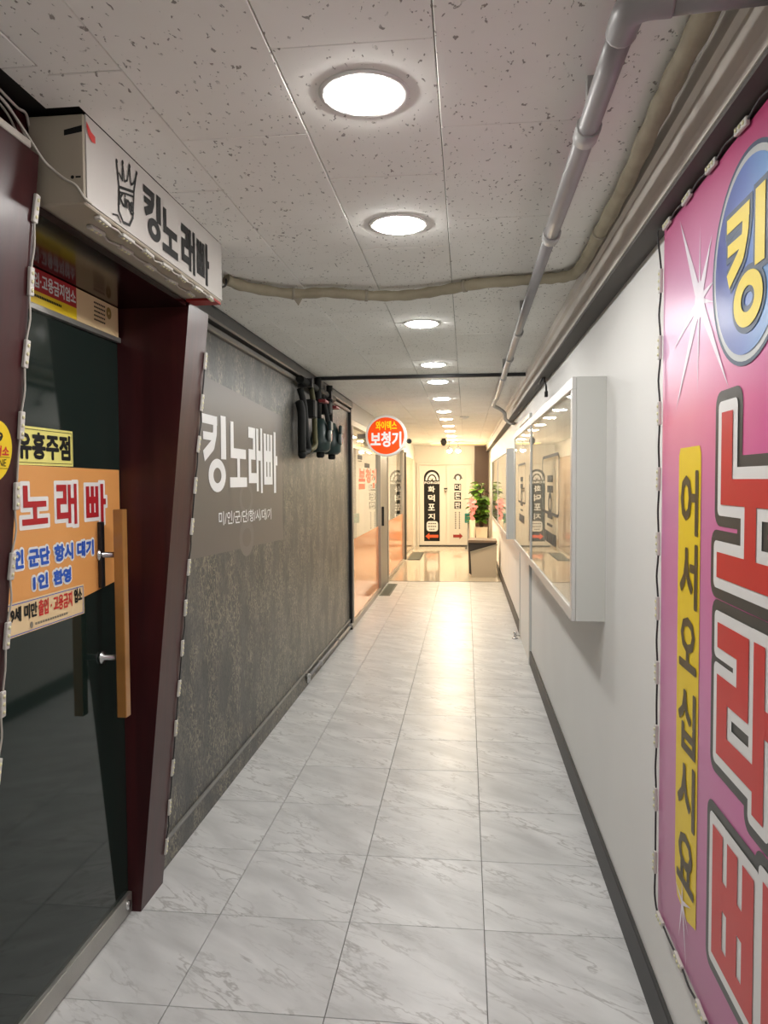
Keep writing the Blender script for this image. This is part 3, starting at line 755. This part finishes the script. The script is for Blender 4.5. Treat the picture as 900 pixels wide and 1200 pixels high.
obj('elbow', B().tube(smooth_path([(.25, 1.275, ZP), (.25, 1.24, ZP), (.254, 1.212, ZP), (.275, 1.198, ZP), (.31, 1.196, ZP)], 5), .0255, 14), PVC, cd)
obj('pipe', B().tube([(.30, 1.196, ZP), (.455, 1.192, ZP+.005)], .0235, 14), PVC, cd)
for y in (1.62, 2.28, 3.75, 4.55, 5.4): obj('coupling', B().tube([(.2505+(y-2.2)*.004*(y > 2.2), y-.028, ZP), (.2505+(y-2.2)*.004*(y > 2.2), y+.028, ZP)], .026 if y < 3 else .0225, 14), PVCL, cd)
for y in (1.55, 3.4, 5.0): bx('hanger', .238, .262, y-.012, y+.012, ZP+.015, ZC, PVCL, cd)
obj('flexible_end', B().tube(smooth_path([(.272, 6.7, ZP+.004), (.262, 7.05, ZP), (.268, 7.35, ZP), (.33, 7.55, ZP-.01), (.385, 7.62, ZP-.05), (.40, 7.75, ZP-.10), (.46, 7.95, ZP-.12), (.515, 8.1, ZP-.12)], 5), .018, 10), PVCL, cd)

# dangling wire under the cornice
dw = thing('dangling_wire', (.50, 4.75, 2.0), 'short black wire with a plug dangling from the cornice above the display case', 'wire')
obj('cable', B().tube(smooth_path([(.49, 4.82, 2.14), (.485, 4.77, 2.10), (.49, 4.72, 2.07), (.49, 4.70, 2.03)], 5), .006, 8), CABLE, dw)
obj('plug', B().box(.480, .500, 4.685, 4.72, 1.995, 2.03, .003), DARK, dw)
obj('stub', B().tube([(.488, 4.80, 2.138), (.47, 4.86, 2.10)], .009, 8), DARK, dw)

# ================================================================== DISPLAY CASES ON THE RIGHT WALL
def case(label, ya, yb, z0, z1, posts, xf=.395):
    t = thing('display_case', ((xf+XR)/2, (ya+yb)/2, z0), label, 'display case', None)
    bx('end_panel', xf+.0165, XR, ya, ya+.012, z0, z1, CASE, t, bev=.001)
    bx('end_panel', xf+.0165, XR, yb-.012, yb, z0, z1, CASE, t, bev=.001)
    bx('top_panel', xf+.0165, XR, ya+.012, yb-.012, z1-.012, z1, CASE, t)
    bx('bottom_panel', xf+.0165, XR, ya+.012, yb-.012, z0, z0+.012, CASE, t)
    bx('back_board', xf+.017, xf+.027, ya+.012, yb-.012, z0+.012, z1-.012, M_BOARD, t)
    FR = mat('case_frame', (.66, .66, .64), .35, metal=.2)
    bx('frame_rail', xf, xf+.016, ya, yb, z1-.045, z1, FR, t, bev=.002)
    bx('frame_rail', xf, xf+.016, ya, yb, z0, z0+.045, FR, t, bev=.002)
    for y in posts: bx('frame_post', xf, xf+.016, y-.022, y+.022, z0+.045, z1-.045, FR, t, bev=.002)
    for a, b_ in zip(posts, posts[1:]):
        bx('pane', xf+.006, xf+.010, a+.022, b_-.022, z0+.045, z1-.045, M_GLASS, t)
    return t
c1 = case('white wall display case nearest the pink sign board, with two glass panes', 2.87, 6.30, .950, 1.870, (2.892, 4.72, 6.278))
c2 = case('long white wall display case between the white door and the potted plant', 7.5, 11.7, .90, 1.80, (7.522, 9.6, 11.678))
CF = Frame((.4008, 0, 0), (0, -1, 0), (0, 0, 1)); GREYL = mat('grey_line_print', (.13, .13, .115), .5)
def rrect(F, y0, y1, z0, z1, w, r=.05):
    pts = []
    for cx, cz, a0 in ((-y0-r, z1-r, 0), (-y1+r, z1-r, 90), (-y1+r, z0+r, 180), (-y0-r, z0+r, 270)):
        for k in range(5):
            a = math.radians(a0+22.5*k); pts.append((cx+r*math.cos(a), cz+r*math.sin(a)))
    F.line(pts+pts[:1], w)
for y0, y1 in ((3.30, 4.02), (5.15, 5.85)):
    F = Flat(CF, .001); rrect(F, y0, y1, 1.325, 1.60, .014); F.done('printed_outline', GREYL, c1)
    F = Flat(CF, .001); m_ = (y0+y1)/2
    for r_ in range(2):
        for k in range(4): F.rect(-m_-.11+k*.06, 1.475-r_*.05, -m_-.07+k*.06, 1.508-r_*.05)
    F.ring(-m_, 1.37, .07, .055, .045, .03); F.rect(-m_-.10, 1.30, -m_+.10, 1.325)
    for k in range(6): F.rect(-m_-.24+k*.085, 1.18, -m_-.18+k*.085, 1.235)
    F.rect(-m_-.12, 1.262, -m_+.10, 1.274)
    F.done('printed_notice', GREYL, c1, kind='stuff')

# ================================================================== SHOP FRONT ON THE LEFT
shop = bx('wall_left', -3.3, -3.2, 7.3, 14.2, 0, ZC+.02, ENDW, kind='structure')
bx('wall_left', -3.2, -1.30, 7.30, 7.40, 0, ZC+.02, ENDW, kind='structure')
bx('wall_left', -3.2, -1.20, 14.0, 14.1, 0, ZC+.02, ENDW, kind='structure')
bx('floor', -3.2, -1.32, 7.3, 14.1, -.08, 0, mat('shop_floor', (.50, .36, .22), .2, var=.1), kind='structure')
bx('ceiling', -3.2, -1.32, 7.3, 14.1, ZC, ZC+.1, ENDW, kind='structure')
for y, w_ in ((8.6, 'nearest the grey wall'), (10.6, 'level with the grey shop door'), (12.6, 'level with the brush lettered pane')):
    t = thing('ceiling_panel_light', (-2.2, y, ZC-.02), 'flat square ceiling light inside the glass fronted shop, '+w_, 'ceiling light', 'panel lights inside the shop')
    bx('frame', -2.5, -1.9, y-.3, y+.3, ZC-.02, ZC, RIM, t)
    bx('diffuser', -2.47, -1.93, y-.27, y+.27, ZC-.024, ZC-.0195, mat('shop_panel_glow', (1, .90, .76), .5, emit=16), t)
def shop_window(name, ya, yb, posts):
    t = thing(name, (XL, (ya+yb)/2, 0), kind='structure')
    bx('frame_rail', XL-.03, -1.13, ya, yb, 0, .06, FRAMEG, t, bev=.002)
    bx('frame_rail', XL-.03, -1.13, ya, yb, 2.04, 2.10, FRAMEG, t, bev=.002)
    for y in posts: bx('frame_post', XL-.03, -1.125, y-.025, y+.025, .06, 2.04, FRAMEG, t, bev=.002)
    for a, b_ in zip(posts, posts[1:]):
        bx('pane', -1.166, -1.160, a+.025, b_-.025, .06, 2.04, M_GLASS, t)
        bx('film', -1.1595, -1.1585, a+.025, b_-.025, .06, .885, PEACH, t, label='peach film on the lower pane')
    return t
w1 = shop_window('window_1', 7.39, 9.93, (7.42, 9.87))
w2 = shop_window('window_2', 10.80, 13.65, (10.84, 13.60))
bx('wall_left', XL-.03, -1.13, 7.39, 14.0, 2.10, ZC+.02, mat('shop_header', (.30, .275, .24), .5), kind='structure')
dd = thing('door_2', (XL, 10.36, 0), kind='structure')
bx('door_leaf', XL-.02, -1.135, 9.935, 10.795, .01, 2.04, mat('grey_door', (.17, .16, .14), .4), dd, bev=.002)
bx('door_handle', -1.13, -1.10, 10.0, 10.04, .88, 1.14, DARK, dd, bev=.004)
GF = Frame((-1.160, 0, 0), (0, 1, 0), (0, 0, 1))
OR2 = mat('orange_vinyl', srgb(245, 95, 50), .4)
text(GF, '보청기', 8.07, 1.47, 9.62, 1.625, .002, OR2, w1, .012)
Flat(GF, .002).rect(8.06, 1.394, 8.54, 1.455).rect(9.27, 1.395, 9.46, 1.462).done('sticker', OR2, w1, kind='stuff')
Flat(GF, .002).rect(7.98, 1.722, 8.33, 1.767).rect(8.0, 1.700, 8.3, 1.708).rect(8.52, 1.640, 8.97, 1.692).done('sticker', INK, w1, kind='stuff')
Flat(GF, .002).rect(7.46, 1.83, 9.80, 1.865).done('sticker', mat('pale_gold_vinyl', (.75, .58, .25), .4), w1)
Flat(GF, .002).rect(9.1, 1.30, 9.5, 1.31).rect(9.1, 1.24, 9.5, 1.25).rect(9.1, 1.17, 9.5, 1.18).done('sticker', mat('grey_vinyl', (.4, .4, .38), .4), w1, kind='stuff')
sc_ = Flat(GF, .002)
sc_.line([(12.15, 1.66), (12.20, 1.52), (12.42, 1.42)], .05).line([(12.66, 1.62), (12.80, 1.50), (13.1, 1.54), (13.40, 1.46)], .06).line([(12.7, 1.52), (13.3, 1.58)], .04).line([(12.9, 1.63), (12.95, 1.46)], .05)
sc_.line([(12.55, 1.40), (12.9, 1.34), (13.3, 1.36)], .05).line([(12.9, 1.41), (13.0, 1.27)], .05)
sc_.done('brush_lettering', INK, w2)
# furniture inside the shop
cb = thing('cabinet', (-2.9, 9.2, 0), 'white cabinet with a pale teal base inside the glass fronted shop', 'cabinet')
bx('body', -3.18, -2.75, 8.2, 10.4, .75, 1.9, mat('cab_white', (.72, .72, .68), .4), cb, bev=.004)
bx('base', -3.18, -2.70, 8.2, 10.4, 0, .75, mat('cab_teal', (.42, .58, .50), .4), cb, bev=.004)
for k in range(4): bx('cabinet_door', -2.75, -2.735, 8.22+k*.545, 8.74+k*.545, .78, 1.88, mat('cab_white', (.72, .72, .68), .4), cb, bev=.003)
# mats
def mat_thing(x0, x1, y0, y1, label, m):
    t = thing('floor_mat', ((x0+x1)/2, (y0+y1)/2, 0), label, 'mat')
    bx('mat_base', x0, x1, y0, y1, .0005, .008, m, t, bev=.002)
    bx('mat_pile', x0+.02, x1-.02, y0+.03, y1-.03, .008, .012, mat('mat_pile', (.10, .105, .085), .9, bump=.6), t)
MATM = mat('mat_rubber', (.05, .05, .045), .7)
mat_thing(-1.12, -.98, 9.55, 10.65, 'grey door mat in front of the grey shop door', mat('mat_grey', (.16, .165, .14), .7))
mat_thing(-1.10, -.86, 13.95, 15.4, 'dark mat on the polished floor beside the wood toned glazed panel', MATM)
mat_thing(-.02, .22, 16.2, 16.9, 'small dark mat under the teal box stand at the end doors', MATM)

# round projecting sign
rs = thing('round_sign', (-.83, 7.75, 1.73), 'round orange hearing aid sign with white rim projecting over the shop window', 'sign')
GLOW = lambda n, c, e: mat(n, c, .35, emit=e)
obj('drum', B().lathe((-.828, 7.75, 1.954), [(.205, 0), (.215, .008), (.215, .10), (.205, .108)], 48, 'y'), GLOW('sign_rim_white', (.82, .80, .76), .06), rs)
KF = Frame((0, 7.75, 0), (1, 0, 0), (0, 0, 1))
Flat(KF, .001).ell(-.828, 1.954, .190, .190, 48).done('orange_disc', GLOW('sign_orange', srgb(255, 82, 14), .16), rs)
text(KF, '와이덱스', -.932, 2.015, -.715, 2.105, .002, GLOW('sign_yellow', srgb(255, 220, 20), .16), rs, .0022)
text(KF, '보청기', -.985, 1.842, -.672, 1.992, .002, GLOW('sign_letter_white', (.9, .9, .9), .12), rs, .0055)
bx('bracket', -1.135, -1.04, 7.79, 7.82, 1.93, 1.98, FRAMEG, rs)
obj('camera_stub', B().lathe((-.60, 7.95, 1.905), [(.02, -.02), (.028, 0), (.02, .02)], 12, 'y'), DARK, rs)
obj('arm', B().tube([(-.60, 7.95, 1.905), (-.66, 7.84, 1.905)], .008, 8), DARK, rs)

# ================================================================== FAR END
# glazed wood toned panel on the left past the shop
bx('wall_left', -1.30, -1.16, 14.0, Y1, 0, ZC+.02, ENDW, kind='structure')
w3 = thing('window_3', (-1.15, 15.3, 0), kind='structure')
bx('pane', -1.158, -1.150, 14.1, 16.3, .05, 1.95, mat('wood_tone_glass', (.55, .38, .23), .08, spec=.8, var=.1, vscale=2), w3)
bx('frame_post', -1.16, -1.12, 14.02, 14.1, 0, 2.02, mat('dark_bronze', (.05, .04, .03), .4), w3)
bx('frame_post', -1.16, -1.12, 16.3, 16.42, 0, 2.02, ENDW, w3)
bx('frame_rail', -1.16, -1.13, 14.1, 16.3, 1.95, 2.02, ENDW, w3)
# end wall, white double door with banners
bx('wall_end', -1.30, .62, Y1, Y1+.1, 0, ZC+.02, ENDW, kind='structure')
EF = Frame((0, Y1-.035, 0), (1, 0, 0), (0, 0, 1))
d3 = thing('door_3', (-.46, Y1-.02, 0), kind='structure')
for x0, x1 in ((-1.06, -.445), (-.435, .12)):
    bx('door_leaf', x0, x1, Y1-.035, Y1-.005, .02, 1.83, mat('end_door', (.76, .73, .66), .3), d3, bev=.003)
bx('door_frame', -1.11, -1.065, Y1-.05, Y1, 0, 1.89, ENDW, d3, bev=.003)
bx('door_frame', .125, .17, Y1-.05, Y1, 0, 1.89, ENDW, d3, bev=.003)
bx('door_frame', -1.065, .125, Y1-.05, Y1, 1.84, 1.89, ENDW, d3, bev=.003)
bx('threshold', -1.06, .12, Y1-.06, Y1, 0, .02, DARK, d3)
kn = obj('knob', B().lathe((-.46, Y1-.035, 1.26), [(.02, 0), (.02, -.03), (.035, -.04), (.035, -.06), (0, -.065)], 14, 'y'), STEEL, d3)
bx('lock_plate', -.50, -.42, Y1-.038, Y1-.034, 1.29, 1.32, DARK, d3)
b1 = thing('arched_banner', (-.77, Y1-.04, .11), 'black arched banner with white lettering and an orange arrow on the end door', 'banner')
F = Flat(EF, .002); F.rect(-.950, .112, -.594, 1.55); F.ell(-.772, 1.55, .178, .180, 40); F.done('sheet', INK, b1)
F = Flat(EF, .004); F.ring(-.766, 1.49, .15, .19, .105, .14, 24, 0, 180); F.ring(-.766, 1.49, .078, .11, .045, .07, 20, 0, 180)
F.line([(-.80, 1.49), (-.766, 1.57), (-.732, 1.49)], .02); F.done('arch_emblem', PWHITE, b1)
text(EF, 'FORGE', -.935, 1.415, -.600, 1.462, .004, PWHITE, b1, .003)
for s_, z1, z0 in (('화', 1.356, 1.226), ('덕', 1.163, 1.02), ('포', .956, .814), ('지', .736, .607)):
    text(EF, s_, -.852, z0, -.708, z1, .004, PWHITE, b1, .0045, 'letter', kind=None)
Flat(EF, .004).rect(-.892, .335, -.634, .568, .06).done('white_label', PWHITE, b1)
F = Flat(EF, .006)
for r_, n in ((0, 6), (1, 6), (2, 4)):
    for k in range(n): F.rect(-.763-n*.016+k*.032, .50-r_*.065, -.763-n*.016+k*.032+.02, .525-r_*.065)
F.done('fine_print', INK, b1, kind='stuff')
Flat(EF, .004).poly([(-.918, .224), (-.83, .301), (-.83, .255), (-.629, .255), (-.629, .193), (-.83, .193), (-.83, .146)]).done('arrow', OR2, b1)
b2 = thing('pale_banner', (-.18, Y1-.04, .065), 'pale banner with dark square lettering and a red arrow on the end door', 'banner')
Flat(EF, .002).rect(-.374, .065, .008, 1.765).done('sheet', mat('pale_sheet', (.68, .66, .60), .4), b2)
F = Flat(EF, .004); F.ell(-.182, 1.56, .085, .078, 28).rect(-.284, 1.53, -.08, 1.552); F.done('face_emblem', mat('grey_ink', (.06, .06, .06), .5), b2)
F = Flat(EF, .006); F.ell(-.182, 1.545, .046, .052, 20).rect(-.215, 1.485, -.149, 1.52, .01); F.done('face_white', PWHITE, b2)
for s_, z1, z0 in (('더', 1.404, 1.263), ('돈', 1.212, 1.057), ('판', 1.006, .851)):
    Flat(EF, .004).rect(-.264, z0-.005, -.114, z1+.005, .01).done('letter_block', INK, b2)
    text(EF, s_, -.248, z0+.014, -.132, z1-.014, .006, PWHITE, b2, .003, 'letter', kind=None)
F = Flat(EF, .004)
for cx in (-.238, -.150):
    for k in range(8): F.rect(cx-.013, .745-k*.05, cx+.013, .775-k*.05)
F.done('fine_print', mat('grey_ink', (.06, .06, .06), .5), b2, kind='stuff')
Flat(EF, .004).poly([(-.077, .229), (-.15, .302), (-.15, .262), (-.292, .262), (-.292, .196), (-.15, .196), (-.15, .156)]).done('arrow', mat('dark_red_vinyl', srgb(150, 40, 36), .4), b2)
# brown panel at the right of the end wall
bx('trim_8', .19, .50, Y1-.03, Y1, 0, 2.26, BROWNP, kind='structure')
# cove light and spotlights
cv = thing('cove_light', (-.1, 16.0, ZC-.03), 'long warm yellow light strip on the ceiling before the end doors', 'ceiling light')
bx('housing', -.75, .43, 15.85, 16.25, ZC-.02, ZC, ENDW, cv)
bx('diffuser', -.73, .41, 15.87, 16.23, ZC-.026, ZC-.0195, mat('cove_glow', (1.0, .56, .13), .5, emit=.9), cv)
for x, w_ in ((-.34, 'farther from the brown panel'), (-.16, 'nearer the brown panel')):
    t = thing('spotlight', (x, 15.4, 2.1), 'small bright spotlight before the end doors, the one '+w_, 'spotlight', 'pair of spotlights before the end doors')
    obj('stem', B().tube([(x, 15.4, ZC), (x, 15.4, 2.17)], .008, 8), PVCL, t)
    obj('lamp_head', B().lathe((x, 15.4, 2.12), [(.02, .06), (.05, .03), (.06, -.02), (.058, -.02)], 18), PVCL, t)
    obj('bulb', B().lathe((x, 15.4, 2.10), [(.0, -.045), (.035, -.035), (.05, -.005), (.05, .0)], 18), mat('spot_glow', (1, .82, .58), .5, emit=190), t)
sm = thing('smoke_detector', (-.02, 9.4, 2.24), 'small white smoke detector on the ceiling', 'smoke detector')
obj('base', B().lathe((-.02, 9.4, ZC), [(.055, 0), (.055, -.015), (.03, -.03), (.0, -.035)], 18), RIM, sm)
sec = thing('security_camera', (-.42, 14.2, 2.16), 'small black dome camera under the ceiling near the end doors', 'camera')
obj('mount', B().lathe((-.42, 14.2, ZC), [(.04, 0), (.04, -.03), (.02, -.04)], 16), DARK, sec)
obj('dome', B().lathe((-.42, 14.2, 2.20), [(.055, .05), (.06, .02), (.05, -.03), (.02, -.055), (0, -.06)], 16), DARK, sec)

# ---- bin
tb = thing('trash_bin', (.26, 11.75, 0), 'beige waste bin with slanted opening and brown lid against the right wall', 'bin')
BEI = mat('bin_beige', (.52, .45, .34), .45)
obj('body', B().prism([(.085, .0), (.45, .0), (.470, .50), (.065, .375)], 'y', 11.5, 11.98), BEI, tb)
obj('inner_shell', B().prism([(.042, .06), (.085, .03), (.065, .375), (.455, .495), (.455, .530), (.030, .530)], 'y', 11.53, 11.95), mat('bin_dark', (.035, .028, .022), .5), tb)
obj('rim', B().prism([(.062, .365), (.472, .49), (.474, .515), (.060, .392)], 'y', 11.485, 11.53), mat('bin_rim', (.33, .30, .23), .45), tb)
obj('lid', B().prism([(.028, .530), (.470, .530), (.470, .562), (.045, .575), (.028, .560)], 'y', 11.50, 12.0), mat('bin_lid', (.20, .14, .09), .4), tb)

# ---- potted plant
pp = thing('potted_plant', (.315, 15.5, 0), 'tall leafy green plant in a cream square pot by the brown panel', 'plant')
obj('pot', B().loft([[(.315+s*a, 15.5+s*b_, z) for a, b_ in ((-1, -1), (1, -1), (1, 1), (-1, 1))] for s, z in ((.095, 0), (.125, .53), (.11, .53), (.105, .49))], True), mat('pot_cream', (.72, .62, .48), .35), pp)
bx('soil', .21, .42, 15.395, 15.605, .47, .492, mat('soil', (.03, .02, .014), .9), pp)
LEAF = mat('leaf_green', (.12, .25, .03), .35, var=.4, vscale=9); LEAFD = mat('leaf_dark', (.035, .10, .018), .35)
stems = [(.315+dx, 15.5+dy, h) for dx, dy, h in ((0, 0, 1.40), (-.05, .04, 1.25), (.05, -.03, 1.3), (.02, .05, 1.1), (-.03, -.05, 1.05))]
for x, y, h in stems: obj('stem', B().tube([(.315+(x-.315)*.4, 15.5+(y-15.5)*.4, .48), (x, y, .9), (x, y, h)], .01, 6), mat('stem_brown', (.10, .07, .035), .7), pp)
def leafmesh(L=.20, w=.11):
    b = B(); n = 6; rows = []
    for i in range(n+1):
        t = i/n; ww = w*math.sin(math.pi*min(t*.92+.04, 1))**.7; x = L*t; z = -.05*t*t
        rows.append([(x, -ww/2, z+.012), (x, 0, z), (x, ww/2, z+.012)])
    vs_ = [[b.bm.verts.new(p) for p in r] for r in rows]
    for a, c in zip(vs_, vs_[1:]):
        for k in range(2):
            f = b.bm.faces.new((a[k], c[k], c[k+1], a[k+1])); f.smooth = True
    return b
lm = []
for m_ in (LEAF, LEAFD):
    o = obj('leaf', leafmesh(), m_, None, origin=(0, 0, 0)); lm.append(o.data); bpy.data.objects.remove(o)
for i in range(170):
    x, y, h = random.choice(stems); z = random.uniform(.66, h+.05); a = random.uniform(0, 2*math.pi)
    spread = .10*math.sin(math.pi*min(1, (z-.6)/.95))+.03
    o = bpy.data.objects.new('leaf', lm[i % 3 == 0]); COL.objects.link(o); o.parent = pp
    px, py = x+spread*math.cos(a), y+spread*math.sin(a)
    s_ = random.uniform(.75, 1.15)
    if px+.20*s_*math.cos(a) > .49: a = math.pi-a; px = min(px, .42)
    o.location = Vector((px, py, z))-wloc(pp)
    o.rotation_euler = (random.uniform(-.5, .5), random.uniform(-.5, .45), a); o.scale = (s_,)*3
# ---- pink flowers in a tall vase
fv = thing('flower_vase', (.125, 15.0, 0), 'tall cream vase with pink flowers standing beside the potted plant', 'vase')
obj('vase', B().lathe((.125, 15.0, 0), [(.06, 0), (.065, .02), (.05, .3), (.06, .66), (.055, .70), (.045, .70), (.042, .60)], 20), mat('vase_cream', (.74, .62, .50), .35), fv)
for k in range(5):
    a = k*1.26; obj('stem', B().tube([(.125, 15.0, .66), (.125+.03*math.cos(a), 15.0+.03*math.sin(a), .85), (.125+.05*math.cos(a), 15.0+.05*math.sin(a), 1.05)], .004, 5), LEAFD, fv)
def bloom():
    b = B()
    for k in range(5):
        a = k*2*math.pi/5; ca, sa = math.cos(a), math.sin(a)
        b.poly([(0, 0, 0), (.02*ca-.012*sa, .02*sa+.012*ca, .01), (.036*ca, .036*sa, .012), (.02*ca+.012*sa, .02*sa-.012*ca, .01)])
    b.lathe((0, 0, 0), [(.006, -.004), (.009, .004), (0, .010)], 8); return b
o = obj('flower', bloom(), mat('pink_petal', srgb(242, 150, 150), .5), None, origin=(0, 0, 0)); bl = o.data; bpy.data.objects.remove(o)
for i in range(46):
    o = bpy.data.objects.new('flower', bl); COL.objects.link(o); o.parent = fv
    z = random.uniform(.72, 1.12); a = random.uniform(0, 6.28); r_ = random.uniform(.01, .075)*(1.15-abs(z-.95)*1.6)
    o.location = Vector((r_*math.cos(a), r_*math.sin(a), z)); o.rotation_euler = (random.uniform(.6, 1.9), 0, random.uniform(-1, 1)+0); o.scale = (1.1,)*3
# ---- teal box on a stand
tsd = thing('box_stand', (.045, 15.9, 0), 'small teal box on a slim grey stand near the end doors', 'stand')
bx('foot', -.03, .12, 15.82, 15.98, 0, .02, PVCL, tsd, bev=.003)
bx('post', .02, .075, 15.87, 15.93, .02, .59, PVCL, tsd, bev=.004)
bx('box', -.03, .115, 15.83, 15.97, .59, .79, mat('teal_box', (.02, .17, .14), .4), tsd, bev=.008)
bx('slot', .0, .085, 15.828, 15.831, .72, .75, DARK, tsd)
# ---- door stop on the floor by the white door
ds = thing('door_stop', (.46, 7.05, 0), 'small metal door stop on the floor by the flush white door', 'door stop')
obj('base', B().lathe((.455, 7.05, 0.0005), [(.028, 0), (.028, .006), (.012, .010), (.012, .045), (.018, .048), (.018, .062), (0, .064)], 16), STEEL, ds)
obj('arm', B().tube([(.455, 7.05, .03), (.500, 7.05, .03)], .006, 8), STEEL, ds)
# ---- thin pipe along the foot of the grey wall
bp_ = thing('floor_pipe', (-1.135, 6.0, .02), 'thin grey pipe with a small tap along the foot of the grey wall', 'pipe')
obj('pipe', B().tube([(-1.132, 5.2, .075), (-1.132, 7.33, .06)], .012, 10), PVC, bp_)
obj('tap', B().lathe((-1.125, 5.2, .085), [(.012, -.04), (.02, -.02), (.02, .02), (.01, .03)], 10), STEEL, bp_)
for y in (5.7, 6.5, 7.2): bx('clip', -1.15, -1.115, y-.01, y+.01, .05, .085, PVCL, bp_)
bpy.context.view_layer.update()
